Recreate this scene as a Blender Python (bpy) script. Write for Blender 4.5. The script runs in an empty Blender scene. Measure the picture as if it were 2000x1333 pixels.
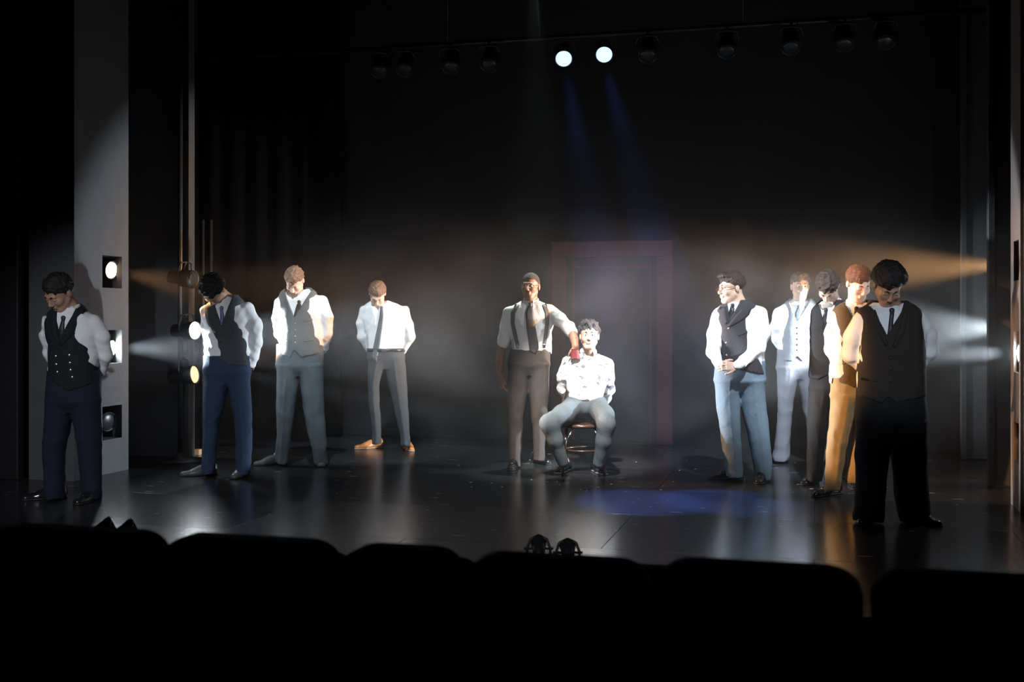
import bpy, bmesh, math, random
import numpy as np
from mathutils import Vector, Matrix, Euler
random.seed(4); rng = np.random.default_rng(4)
PI = math.pi
# ------------------------------------------------------------------ camera
F_PX, CX, HZ, CAMH, TH = 2250.0, 1000.0, 620.0, 1.37, math.radians(14.87)
RV = Vector((math.cos(TH), math.sin(TH), 0)); FV = Vector((-math.sin(TH), math.cos(TH), 0))
sc = bpy.context.scene; COL = sc.collection
cam = bpy.data.cameras.new('camera'); camo = bpy.data.objects.new('camera', cam); COL.objects.link(camo)
camo.location = (0, 0, CAMH); camo.rotation_euler = (PI/2, 0, TH)
cam.sensor_width = 36; cam.lens = 36*F_PX/2000; cam.shift_y = -(666.5-HZ)/2000
cam.clip_end = 60; cam.dof.use_dof = True; cam.dof.focus_distance = 10.2; cam.dof.aperture_fstop = 2.8
sc.camera = camo
# ------------------------------------------------------------------ world, exposure
w = bpy.data.worlds.new('dark_house'); sc.world = w; w.use_nodes = True
w.node_tree.nodes['Background'].inputs[0].default_value = (0.5, 0.6, 0.8, 1)
w.node_tree.nodes['Background'].inputs[1].default_value = 0.0015
sc.view_settings.view_transform = 'Standard'; sc.view_settings.look = 'None'
sc.view_settings.gamma = 1; sc.view_settings.exposure = 0; sc.view_settings.use_curve_mapping = False
sc.cycles.max_bounces = 5; sc.cycles.volume_bounces = 0; sc.cycles.diffuse_bounces = 2; sc.cycles.glossy_bounces = 3
sc.cycles.volume_step_rate = 2.5; sc.cycles.volume_max_steps = 64
sc.cycles.sample_clamp_indirect = 3

def W(px, py, zc):            # point of the world at a distance along the camera axis
    p = FV*zc + RV*((px-CX)/F_PX*zc); return Vector((p.x, p.y, CAMH-(py-HZ)/F_PX*zc))
def floor_zc(py): return F_PX*CAMH/(py-HZ)
def onY(px, Y):               # x of the world on a plane parallel to the proscenium
    return Y*math.tan(math.atan((px-CX)/F_PX)-TH)
def onX(px, X): return X/math.tan(math.atan((px-CX)/F_PX)-TH)
def zc_of(x, y): return -math.sin(TH)*x+math.cos(TH)*y
def zat(py, x, y): return CAMH-(py-HZ)/F_PX*zc_of(x, y)

def spot(name, loc, target, power, col, size, blend=0.35, soft=0.06):
    l = bpy.data.lights.new(name, 'SPOT'); l.energy = power; l.color = col; l.spot_size = math.radians(size)
    l.spot_blend = blend; l.shadow_soft_size = soft
    o = bpy.data.objects.new(name, l); COL.objects.link(o); o.location = loc
    d = Vector(target)-Vector(loc); o.rotation_euler = d.to_track_quat('-Z', 'Y').to_euler(); return o
COOL = (0.78, 0.9, 1.0); WHITE = (1.0, 0.95, 0.9); WARM = (1.0, 0.52, 0.2); BLUE = (0.12, 0.25, 1.0)
XL, XR = -6.0, onY(1974, 9.14)
# lamps in the wings and slots (left, then right); each sits in a fixture built further down
def in_slot(px, py, X):
    y = onX(px, X); return Vector((X, y, zat(py, X, y)))
L_COLT, L_COLM, L_COLB = in_slot(217, 528, XL-.07), in_slot(218, 680, XL-.07), in_slot(210, 824, XL-.1)
zb = 10.75
L_B1 = W(376, 546, zb); L_B2 = W(380, 646, zb); L_B3 = W(379, 732, zb)
R_COLM = Vector((XR+.03, 8.93, zat(690, XR, 8.93)))
R_B1 = Vector((onY(1937, 10.0)+.32, 10.55, zat(515, 2.2, 10.55))); R_B2 = Vector((onY(1937, 10.0)+.32, 10.55, zat(640, 2.2, 10.55)))
TOP1 = W(1101, 115, 11.6); TOP2 = W(1180, 107, 11.6); TOP3 = W(1042, -38, 11.4)
def off(p, d, k=.14): return p + d.normalized()*k
LIGHTS = [
 ('column_warm_light', L_COLT, (1.2, 8.9, .45), 1500, WARM, 30, .4, .16),
 ('column_cool_light', L_COLM, (1.0, 8.9, 1.1), 4500, COOL, 27, .25, .16),
 ('boom_cool_light', L_B2, (1.0, 10.2, 1.2), 3200, COOL, 32, .25, .16),
 ('boom_warm_light', L_B3, (-3.1, 9.95, 1.6), 1000, WARM, 22, .8, .16),
 ('right_column_cool_light', R_COLM, (-4.5, 9.9, .98), 6000, COOL, 22, .9, .1),
 ('right_boom_warm_light', R_B1, (-3.0, 10.6, 1.7), 2400, WARM, 32, .8, .16),
 ('right_boom_cool_light', R_B2, (-4.5, 10.6, 1.15), 2200, COOL, 40, .3, .16),
]
for n, p, t, pw, c, s, b, k in LIGHTS:
    spot(n, off(p, Vector(t)-p, k), t, pw, c, s, b, .05)
spot('top_blue_light', off(TOP1, W(1280, 985, 8.6)-TOP1, .2), W(1250, 980, 8.6), 2200, BLUE, 13, .5)
spot('top_blue_light', off(TOP2, W(1330, 985, 8.6)-TOP2, .2), W(1410, 980, 8.6), 2200, BLUE, 13, .5)
spot('top_white_light', off(TOP3, W(1100, 930, 9.8)-TOP3, .1), W(1060, 930, 10.2), 1300, (0.8, 1, .92), 20, .8)
spot('front_of_house_key', (-1.4, 4.6, 7.0), W(1128, 735, 9.9), 11000, WHITE, 10, .7, .08)
spot('front_of_house_right', (.6, 5.2, 6.6), W(1530, 675, 9.9), 4500, COOL, 15, .6, .08)
spot('front_of_house_left', (-3.0, 5.2, 6.8), W(690, 680, 11), 2600, COOL, 16, .6, .08)
spot('box_boom_warm', (-5.0, 4.0, 2.4), (.33, 8.92, .95), 3200, WARM, 13.6, .35, .06)
spot('front_fill_left', (-3.5, 1.0, 3.0), (-5.5, 7.8, .8), 800, (.85, .9, 1), 24, .8, .1)
spot('front_fill_right', (1.2, 1.0, 3.2), (.5, 8.0, 1.35), 900, (.75, .85, 1), 12, .7, .1)
spot('front_of_house_wash', (-1.0, 0.5, 3.2), (-2.3, 9.0, .6), 480, (.8, .88, 1), 42, 1.0, .2)

# ------------------------------------------------------------------ materials
def nd(nt, t, **k):
    n = nt.nodes.new(t)
    for a, v in k.items(): setattr(n, a, v)
    return n
MATS = {}
def mat(name, col, rough=.6, spec=.4, metal=0, bump=0, bscale=60, emit=None, es=0, var=.12, sheen=0, coat=0, stretch=(1, 1, 1), vscale=None, flecks=None):
    if name in MATS: return MATS[name]
    m = bpy.data.materials.new(name); m.use_nodes = True; nt = m.node_tree; b = nt.nodes['Principled BSDF']
    b.inputs['Roughness'].default_value = rough; b.inputs['Specular IOR Level'].default_value = spec
    b.inputs['Metallic'].default_value = metal; b.inputs['Sheen Weight'].default_value = sheen; b.inputs['Coat Weight'].default_value = coat
    tc = nd(nt, 'ShaderNodeTexCoord'); mp = nd(nt, 'ShaderNodeMapping'); mp.inputs['Scale'].default_value = stretch
    nt.links.new(tc.outputs['Object'], mp.inputs[0])
    n1 = nd(nt, 'ShaderNodeTexNoise'); n1.inputs['Scale'].default_value = vscale or bscale*.25; n1.inputs['Detail'].default_value = 5
    nt.links.new(mp.outputs[0], n1.inputs['Vector'])
    mx = nd(nt, 'ShaderNodeMix', data_type='RGBA'); c = Vector(col[:3])
    mx.inputs[6].default_value = (*[max(0, x*(1-var)) for x in c], 1); mx.inputs[7].default_value = (*[min(1, x*(1+var)) for x in c], 1)
    nt.links.new(n1.outputs[0], mx.inputs[0]); out = mx.outputs[2]
    if flecks:
        n3 = nd(nt, 'ShaderNodeTexNoise'); n3.inputs['Scale'].default_value = flecks[0]; n3.inputs['Detail'].default_value = 3
        mp3 = nd(nt, 'ShaderNodeMapping'); mp3.inputs['Scale'].default_value = flecks[4] if len(flecks) > 4 else (1, 1, 1)
        nt.links.new(tc.outputs['Object'], mp3.inputs[0]); nt.links.new(mp3.outputs[0], n3.inputs['Vector'])
        mr = nd(nt, 'ShaderNodeMapRange'); mr.inputs[1].default_value = flecks[1]; mr.inputs[2].default_value = flecks[1]+flecks[2]
        nt.links.new(n3.outputs[0], mr.inputs[0])
        m2 = nd(nt, 'ShaderNodeMix', data_type='RGBA'); m2.inputs[7].default_value = (*flecks[3], 1)
        nt.links.new(mr.outputs[0], m2.inputs[0]); nt.links.new(out, m2.inputs[6]); out = m2.outputs[2]
    nt.links.new(out, b.inputs['Base Color'])
    if bump:
        n2 = nd(nt, 'ShaderNodeTexNoise'); n2.inputs['Scale'].default_value = bscale; n2.inputs['Detail'].default_value = 4
        nt.links.new(mp.outputs[0], n2.inputs['Vector']); bp = nd(nt, 'ShaderNodeBump'); bp.inputs['Strength'].default_value = bump
        bp.inputs['Distance'].default_value = .01
        nt.links.new(n2.outputs[0], bp.inputs['Height']); nt.links.new(bp.outputs[0], b.inputs['Normal'])
    if emit: b.inputs['Emission Color'].default_value = (*emit, 1); b.inputs['Emission Strength'].default_value = es
    MATS[name] = m; return m
M_black = mat('black_paint', (.012, .012, .013), .55, .3, bump=.2, bscale=30)
M_wall = mat('black_wall_paint', (.024, .0235, .0235), .7, .2, bump=.2, bscale=20)
M_col = mat('dark_grey_plaster', (.085, .085, .088), .75, .25, bump=.25, bscale=25)
M_colr = mat('dark_brown_grey_plaster', (.15, .12, .11), .75, .25, bump=.25, bscale=25)
M_leg = mat('charcoal_flat_paint', (.055, .057, .062), .6, .3, bump=.15, bscale=15)
M_trim = mat('worn_grey_edge', (.04, .04, .042), .6, .3, bump=.3, bscale=30)
M_dframe = mat('dull_red_brown_paint', (.13, .05, .05), .6, .3, bump=.15, bscale=30)
M_door = mat('dark_door_paint', (.045, .043, .043), .6, .3, bump=.15, bscale=30)
M_curtain = mat('black_velour', (.004, .004, .0045), .95, .05, sheen=0, bump=.3, bscale=40)
M_floorb = mat('floor_substrate', (.01, .01, .01), .8, .2)
M_seat = mat('black_seat_cloth', (.004, .004, .005), .95, .05, bump=.2, bscale=90)
M_metal = mat('black_lamp_metal', (.015, .015, .016), .45, .4, bump=.1, bscale=50)
M_pipe = mat('dull_steel_pipe', (.08, .08, .083), .4, .5, metal=.8, bump=.1)
M_chrome = mat('bright_chrome', (.8, .8, .8), .15, .5, metal=1)
M_wood = mat('pale_block_wood', (.5, .38, .24), .6, .3, bump=.3, bscale=30, stretch=(1, 6, 6))
M_cwood = mat('dark_chair_wood', (.05, .025, .015), .3, .5, bump=.1, bscale=40, stretch=(1, 1, .2))
M_glass_off = mat('dark_lens_glass', (.02, .022, .025), .3, .4)
M_lw = mat('lit_warm_lens', (1, .8, .6), .3, .5, emit=(1, .72, .45), es=3.5); M_lw2 = mat('amber_lens', (1, .8, .6), .3, .5, emit=(1, .62, .3), es=1.5)
M_lc = mat('lit_cool_lens', (1, 1, 1), .3, .5, emit=(.85, .95, 1), es=200)
M_lb = mat('lit_blue_lens', (1, 1, 1), .3, .5, emit=(.36, .62, 1), es=2.2)
M_floor = []
for i in range(3):
    M_floor.append(mat(f'black_stage_board_{"abc"[i]}', (.02+.003*i, .02+.003*i, .022+.003*i), .2+.02*i, .9, bump=.1, bscale=9, var=.35, vscale=3, stretch=(.5, 4, 1),
        flecks=(7, .69, .03, (.3, .29, .28), (.8, 2.6, 1))))

# ------------------------------------------------------------------ mesh helpers
def link(name, me, m, parent=None, loc=None, smooth=True):
    if smooth and len(me.polygons): me.polygons.foreach_set('use_smooth', [True]*len(me.polygons))
    if m is not None: me.materials.append(m)
    o = bpy.data.objects.new(name, me); COL.objects.link(o)
    if parent is not None: o.parent = parent
    if loc is not None: o.location = loc
    return o
def pydata(name, v, f, m, parent=None, smooth=True, loc=None):
    me = bpy.data.meshes.new(name); me.from_pydata([tuple(p) for p in v], [], [tuple(q) for q in f]); me.update()
    return link(name, me, m, parent, loc, smooth)
def empty(name, label, cat, loc=(0, 0, 0), rz=0, group=None, rot=None):
    o = bpy.data.objects.new(name, None); COL.objects.link(o); o.location = loc; o.empty_display_size = .1
    o.rotation_euler = rot if rot else (0, 0, rz); o['label'] = label; o['category'] = cat
    if group: o['group'] = group
    return o
def tag(o, label, cat, group=None):
    o['label'] = label; o['category'] = cat
    if group: o['group'] = group
    return o
def box(bm, x0, x1, y0, y1, z0, z1, bev=0):
    r = bmesh.ops.create_cube(bm, size=1); vs = r['verts']
    for v in vs: v.co = Vector((x0+(v.co.x+.5)*(x1-x0), y0+(v.co.y+.5)*(y1-y0), z0+(v.co.z+.5)*(z1-z0)))
    if bev:
        es = list({e for v in vs for e in v.link_edges}); bmesh.ops.bevel(bm, geom=es, offset=bev, segments=2, affect='EDGES', profile=.5)
def bmo(name, bm, m, parent=None, loc=None, smooth=False):
    bmesh.ops.recalc_face_normals(bm, faces=bm.faces)
    me = bpy.data.meshes.new(name); bm.to_mesh(me); bm.free(); return link(name, me, m, parent, loc, smooth)
def boxo(name, b, m, parent=None, bev=0):
    bm = bmesh.new(); box(bm, *b, bev); return bmo(name, bm, m, parent)
def struct(o): o['kind'] = 'structure'; return o
def tube_data(pts, r, n=8, closed=False):
    pts = [Vector(p) for p in pts]; V = []; Fc = []; N = len(pts); up = None
    rs = r if hasattr(r, '__len__') else [r]*N
    for i, p in enumerate(pts):
        a = pts[(i-1) % N] if (closed or i) else p; b = pts[(i+1) % N] if (closed or i < N-1) else p
        t = (b-a).normalized()
        if up is None: up = t.orthogonal().normalized()
        up = (up-t*up.dot(t)).normalized(); s = t.cross(up)
        for k in range(n):
            q = 2*PI*k/n; V.append(p+(up*math.cos(q)+s*math.sin(q))*rs[i])
    for i in range(N if closed else N-1):
        for k in range(n): a = i*n; b = ((i+1) % N)*n; Fc.append((a+k, a+(k+1) % n, b+(k+1) % n, b+k))
    if not closed: Fc.append(tuple(range(n))[::-1]); Fc.append(tuple(range((N-1)*n, N*n)))
    return V, Fc
def tube(name, pts, r, m, parent=None, n=8, closed=False):
    V, Fc = tube_data(pts, r, n, closed); return pydata(name, V, Fc, m, parent)
def tubes(name, lst, m, parent=None, n=8):
    V = []; Fc = []
    for t in lst:
        v, f = tube_data(t[0], t[1], n, len(t) > 2 and t[2]); k = len(V); V += v; Fc += [tuple(i+k for i in q) for q in f]
    return pydata(name, V, Fc, m, parent)
def lathe(name, prof, m, parent=None, n=24, M=None):   # profile (r, z), closed at ends
    V = []; Fc = []
    for r, z in prof:
        for k in range(n): V.append(Vector((r*math.cos(2*PI*k/n), r*math.sin(2*PI*k/n), z)))
    for i in range(len(prof)-1):
        for k in range(n): Fc.append((i*n+k, i*n+(k+1) % n, (i+1)*n+(k+1) % n, (i+1)*n+k))
    Fc.append(tuple(range(n))[::-1]); Fc.append(tuple(range((len(prof)-1)*n, len(prof)*n)))
    if M is not None: V = [M @ v for v in V]
    return pydata(name, V, Fc, m, parent)

# ------------------------------------------------------------------ setting
FLOOR_Y0, BACK_Y = 5.5, 12.47
bm = bmesh.new(); box(bm, -11, 7, FLOOR_Y0+.02, 13, -1.2, -.02)
floor = struct(bmo('floor', bm, M_floorb))
y = FLOOR_Y0; row = 0
shared = {}
while y < 12.9:
    y2 = min(y+1.22, 12.98); x = -11+(0 if row % 2 else -1.22)
    while x < 7:
        a, b = max(x, -10.98), min(x+2.44, 6.98)
        if b-a > .1:
            key = (round(b-a, 2), round(y2-y, 2))
            if key not in shared:
                bm = bmesh.new(); box(bm, .0015, b-a-.0015, .0015, y2-y-.0015, -.02, 0, .0012); shared[key] = bmo('stage_board', bm, None, floor)
                o = shared[key]
            else:
                o = shared[key].copy(); COL.objects.link(o)
            o.location = (a, y, 0)
            if not o.data.materials: o.data.materials.append(M_floor[0])
            o.material_slots[0].link = 'OBJECT'; o.material_slots[0].material = M_floor[(row*2+int((x+12)/2.44)) % 3]
        x += 2.44
    y = y2; row += 1
struct(boxo('wall_back', (-11, 7, BACK_Y, BACK_Y+.15, 0, 7), M_wall))
struct(boxo('wall_left', (-11.15, -11, 5, 12.6, -1.2, 7), M_black))
struct(boxo('wall_right', (7, 7.15, 5, 12.6, -1.2, 7), M_black))
struct(boxo('ceiling', (-11, 7, 8.2, 12.6, 7, 7.15), M_black))
struct(boxo('baseboard_back', (-11, onY(1075, BACK_Y), BACK_Y-.03, BACK_Y, 0, .1), M_black, bev=.004))
# proscenium columns with slots
def column(name, X, side, yn, yf, slots, m, extra):
    bm = bmesh.new(); T = .42
    x0, x1 = (X-T, X) if side < 0 else (X, X+T)
    ys0, ys1 = slots[0][0], slots[0][1]
    box(bm, x0, x1, yn, ys0, 0, 6.8); box(bm, x0, x1, ys1, yf, 0, 6.8)
    zs = sorted([(s[2], s[3]) for s in slots]); z = 0
    for a, b in zs: box(bm, x0, x1, ys0, ys1, z, a); z = b
    box(bm, x0, x1, ys0, ys1, z, 6.8)
    bx = (x0-.02, x0) if side < 0 else (x1, x1+.02)
    box(bm, bx[0], bx[1], yn, yf, 0, 6.8)
    return struct(bmo(name, bm, m))
def slot_rows(X, px0, px1, rows, D=None):
    ya, yb = sorted((onX(px0, X), onX(px1, X)))
    ym = (ya+yb)/2
    return [(ya, yb, zat(b, X, ym), zat(a, X, ym)) for a, b in rows]
sl = slot_rows(XL, 200, 238, [(500, 563), (645, 710), (793, 858)])
YN = onX(145, XL)
column('wall_proscenium_left', XL, -1, YN, 9.14, sl, M_col, None)
sr = slot_rows(XR, 1980, 1990, [(470, 548), (648, 728), (826, 903)])
column('wall_proscenium_right', XR, 1, onX(1993, XR), 9.14, sr, M_colr, None)
struct(boxo('trim_1', (XL-3.5, XL-.44, YN+.25, YN+.33, 0, 6.8), M_black))
xe = onY(47, YN)
struct(boxo('trim_2', (-10.9, xe, YN-.08, YN, 0, 6.8), M_black, bev=.01))
struct(boxo('trim_3', (XR+.44, 6.9, 8.8, 8.9, 0, 6.8), M_black))
struct(boxo('trim_4', (XR+.02, XR+.44, onX(1993, XR)-.14, onX(1993, XR)-.005, 0, 6.8), M_colr, bev=.01))
struct(boxo('trim_5', (-10.9, 6.9, 8.35, 9.1, 5.2, 6.95), M_black))
# masking flats
def flat(x0, x1, y, label, edge, h=5.6):
    r = empty('masking_flat', label, 'stage flat', ((x0+x1)/2, y, 0)); cx = (x0+x1)/2
    boxo('panel', (x0-cx, x1-cx, 0, .04, 0.01, h), M_leg, r, .003)
    e = (x1-cx, x1-cx+.05) if edge > 0 else (x0-cx-.05, x0-cx)
    boxo('edge_batten', (e[0], e[1], -.02, .09, 0.005, h), M_trim, r, .004)
    return r
flat(-9.5, onY(362, 10.0), 10.0, 'wide dark grey masking flat behind the left proscenium column', 1)
flat(onY(1943, 10.0), 5.5, 10.0, 'narrow black masking flat just inside the right proscenium column', -1)
flat(onY(1888, 11.8), 5.5, 11.8, 'dark grey masking flat further upstage at far right', -1)
# black leg curtains
def curtain(x0, x1, y, label, h=5.6, n=90):
    V = []; Fc = []
    for i in range(n+1):
        x = x0+(x1-x0)*i/n; yy = y+.008*math.sin(i*.9)+.003*math.sin(i*2.3+1)
        for dy in (0, .01): V += [(x, yy+dy, .02), (x, yy+dy, h)]
    for i in range(n):
        a = i*4; b = a+4; Fc += [(a, b, b+1, a+1), (a+2, a+3, b+3, b+2), (a, a+2, b+2, b), (a+1, b+1, b+3, a+3)]
    o = pydata('leg_curtain', V, Fc, M_curtain); return tag(o, label, 'curtain')
curtain(onY(430, 11.6)-2.6, onY(600, 11.6), 11.6, 'black velour leg curtain behind the two left men in waistcoats')
curtain(-10.8, onY(665, 12.2), 12.2, 'black velour curtain against the left part of the back wall')
# door in the back wall
yd = BACK_Y-.02; dx0, dx1 = onY(1080, yd), onY(1315, yd); dt = zat(472, (dx0+dx1)/2, yd)
door = struct(empty('door_1', '', '', ((dx0+dx1)/2, yd, 0))); del door['label']; del door['category']
hw = (dx1-dx0)/2; fw = .17
boxo('door_post', (-hw, -hw+fw, -.09, 0, 0, dt-fw), M_dframe, door, .006); boxo('door_post', (hw-fw, hw, -.09, 0, 0, dt-fw), M_dframe, door, .006)
boxo('door_header', (-hw, hw, -.095, 0, dt-fw, dt), M_dframe, door, .006)
leaf = boxo('door_leaf', (-hw+fw, hw-fw, -.03, -.002, .01, dt-fw), M_door, door, .002)
for x in (-hw+fw+.07, hw-fw-.07): boxo('door_moulding', (x-.012, x+.012, -.045, -.028, .02, dt-fw-.02), M_dframe, leaf, .003)
boxo('door_moulding', (-hw+fw+.09, hw-fw-.09, -.045, -.028, dt-fw-.12, dt-fw-.095), M_dframe, leaf, .003)
boxo('door_sill', (-hw, hw, -.12, 0, 0, .02), M_trim, door, .004)

# ------------------------------------------------------------------ stage lamps
def aim(loc, target): return (Vector(target)-Vector(loc)).to_track_quat('-Z', 'Y').to_euler()
def lamp(loc, target, lens_mat, label, r=.075, L=.3, group=None, yoke=True, anchor=None):
    t = empty('stage_lamp', label, 'stage lamp', loc, rot=aim(loc, target), group=group)
    lathe('housing', [(r*.35, L), (r*.75, L*.95), (r*.85, L*.55), (r*1.02, L*.45), (r*1.12, .02), (r*1.16, -.01), (r*1.1, -.012), (r*1.04, .012), (r*.98, .015)], M_metal, t)
    lathe('lens', [(r, .012), (r, -.004), (r*.7, -.012), (r*.35, -.016), (r*.01, -.018)], lens_mat, t)
    if yoke:
        pts = [(-r*1.35, 0, L*.35), (-r*1.4, r*.8, L*.35), (-r*1.1, r*1.9, L*.35), (0, r*2.1, L*.35), (r*1.1, r*1.9, L*.35), (r*1.4, r*.8, L*.35), (r*1.35, 0, L*.35)]
        tube('yoke', pts, .008, M_metal, t, 6)
    if anchor is not None:
        e = aim(loc, target).to_matrix().inverted(); q = e @ (Vector(anchor)-Vector(loc))
        tube('clamp', [(0, r*2.1, L*.35) if yoke else (0, 0, L*.7), q], .013, M_metal, t, 8)
    return t
PBX, PBY = W(352, 646, zb+.2)[:2]
lamp(L_COLT, L_COLT+Vector((1, -.15, -.1)), M_lw, 'lit warm lamp in the top slot of the left column', .072, .24, yoke=False, anchor=L_COLT+Vector((-.335, 0, 0)))
lamp(L_COLM, L_COLM+Vector((1, .1, 0)), M_lc, 'lit white lamp in the middle slot of the left column', .062, .24, yoke=False, anchor=L_COLM+Vector((-.335, 0, 0)))
lamp(L_COLB, L_COLB+Vector((1, -.35, -.1)), M_glass_off, 'unlit lamp in the bottom slot of the left column', .075, .24, yoke=False, anchor=L_COLB+Vector((-.335, 0, 0)))
lamp(L_B1, L_B1+Vector((1, -.1, -.1)), M_glass_off, 'unlit lamp at the top of the left wing boom', .075, .26, anchor=(PBX, PBY, L_B1.z+.02))
lamp(L_B2, L_B2+Vector((1, -.2, 0)), M_lc, 'glaring white lamp halfway up the left wing boom', .075, .26, anchor=(PBX, PBY, L_B2.z+.02))
lamp(L_B3, L_B3+Vector((1, 0.02, .12)), M_lw2, 'lit warm lamp low on the left wing boom', .078, .26, anchor=(PBX, PBY, L_B3.z+.02))
lamp(R_COLM, R_COLM+Vector((-1, -.0, 0)), M_lc, 'lit white lamp in the middle slot of the right column', .06, .24, yoke=False, anchor=R_COLM+Vector((.335, 0, 0)))
lamp(R_B1, R_B1+Vector((-1, .1, 0)), M_lw, 'warm lamp hidden behind the right masking flat, upper', .078, .26, anchor=(R_B1.x+.25, R_B1.y+.1, R_B1.z+.02))
lamp(R_B2, R_B2+Vector((-1, 0, 0)), M_lc, 'white lamp hidden behind the right masking flat, lower', .078, .26, anchor=(R_B1.x+.25, R_B1.y+.1, R_B2.z+.02))
def boom(x, y, label, h=3.6, rz=0):
    t = empty('lamp_boom', label, 'pipe stand', (x, y, 0))
    tube('pole', [(0, 0, .03), (0, 0, h)], .024, M_pipe, t, 12); lathe('base', [(.22, 0), (.22, .02), (.05, .035), (.03, .09)], M_metal, t)
    return t
pb = W(352, 646, zb+.2); boom(pb.x, pb.y, 'steel pipe stand in the left wing holding three lamps')
boom(R_B1.x+.25, R_B1.y+.1, 'steel pipe stand hidden in the right wing')
for px, lab in ((396, 'thin steel pipe in the left wing, nearer the flat'), (411, 'thin steel pipe in the left wing, nearer the curtain')):
    p = W(px, 600, 11.6); t = empty('wing_pipe', lab, 'pipe', (p.x, p.y, 0)); tube('pole', [(0, 0, .02), (0, 0, 2.35)], .022, M_pipe, t, 10); lathe('foot', [(.05, 0), (.05, .02), (.03, .03)], M_metal, t)
for px, lab in ((373, 'pale wooden block on the floor beside the left flat'), (386, 'pale wooden block on the floor nearest the left curly-haired man')):
    p = W(px, 889, floor_zc(889)); bm = bmesh.new(); box(bm, -.028, .028, -.05, .05, 0, .055, .004); tag(bmo('wooden_block', bm, M_wood, loc=(p.x, p.y, 0)), lab, 'wood block').rotation_euler[2] = TH
bz = TOP1.z+.22; PIPE = None
lamp(TOP1, TOP1+(W(1060, 620, 0.5)-TOP1).normalized()-Vector((0, 0, .45)), M_lb, 'left one of the two glowing blue overhead lamps', .08, .3, anchor=(TOP1.x, TOP1.y, bz))
lamp(TOP2, TOP2+(W(1100, 620, 0.5)-TOP2).normalized()-Vector((0, 0, .45)), M_lb, 'right one of the two glowing blue overhead lamps', .08, .3, anchor=(TOP2.x, TOP1.y, bz))
lamp(TOP3, W(1060, 930, 10.2), M_glass_off, 'overhead lamp above the top edge throwing a pale beam down', .08, .3, anchor=(TOP3.x, TOP1.y, bz))
bz = TOP1.z+.22
t = empty('lighting_bar', 'long steel lighting bar high across the stage', 'lighting bar', (-2.2, TOP1.y, bz))
tube('bar', [(-5, 0, 0), (5.5, 0, 0)], .024, M_metal, t, 12)
for x in (-4.4, -1.5, 1.5, 4.6): tube('hanging_wire', [(x, 0, .02), (x, 0, 6.95-bz)], .004, M_pipe, t, 6)
hang = [(740, 'first'), (790, 'second'), (880, 'third'), (955, 'fourth'), (1265, 'fifth'), (1420, 'sixth'), (1545, 'seventh'), (1650, 'eighth'), (1730, 'ninth')]
for px, word in hang:
    x = onY(px, TOP1.y); lamp((x, TOP1.y, bz-.24), (x+.3, 8.5, 0), M_glass_off, f'{word} unlit black lamp from the left on the overhead bar', .08, .3, anchor=(x, TOP1.y, bz))
# little footlights at the stage lip
def foot(px, py, yawdeg, label):
    zc = floor_zc(py); p = W(px, py, zc)
    t = empty('footlight', label, 'small spotlight', (p.x, p.y, 0), rz=TH+math.radians(yawdeg)); t['group'] = 'footlights on the stage edge'
    M = Matrix.Translation((0, -.02, .105)) @ Matrix.Rotation(math.radians(-62), 4, 'X')
    lathe('housing', [(.018, -.075), (.032, -.06), (.036, .0), (.043, .045), (.046, .06), (.04, .062)], M_metal, t, 16, M)
    tube('yoke', [(-.062, 0, .015), (-.064, .0, .10), (-.045, .012, .15), (0, .02, .17), (.045, .012, .15), (.064, 0, .10), (.062, 0, .015)], .008, M_metal, t, 6)
    tube('knob', [(-.08, 0, .1), (.08, 0, .1)], .007, M_metal, t, 6)
    boxo('base', (-.075, .075, -.05, .05, 0, .016), M_metal, t, .003)
foot(207, 1066, -55, 'leftmost footlight, at the far left of the stage edge'); foot(250, 1070, -55, 'second footlight from the left, turned sideways')
foot(1052, 1108, 0, 'left one of the two central footlights'); foot(1109, 1116, 0, 'right one of the two central footlights')
# paper scraps and scuffs on the stage
V = []; Fc = []
for i in range(46):
    px = random.uniform(880, 1760); py = random.uniform(888, 965) if i % 3 else random.uniform(940, 960)
    p = W(px, py, floor_zc(py)); s = random.uniform(.006, .02); a = random.uniform(0, PI); k = len(V)
    ca, sa = math.cos(a), math.sin(a)
    for u, v in ((-1, -.5), (1, -.4), (.8, .5), (-.7, .45)): V.append((p.x+s*(u*ca-v*sa), p.y+s*(u*sa+v*ca), .002+random.uniform(0, .003)))
    Fc.append((k, k+1, k+2, k+3))
o = pydata('paper_scraps', V, Fc, mat('pale_paper', (.55, .5, .45), .8), smooth=False); o['kind'] = 'stuff'; tag(o, 'tiny pale paper scraps scattered over the black stage floor', 'litter')

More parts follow.
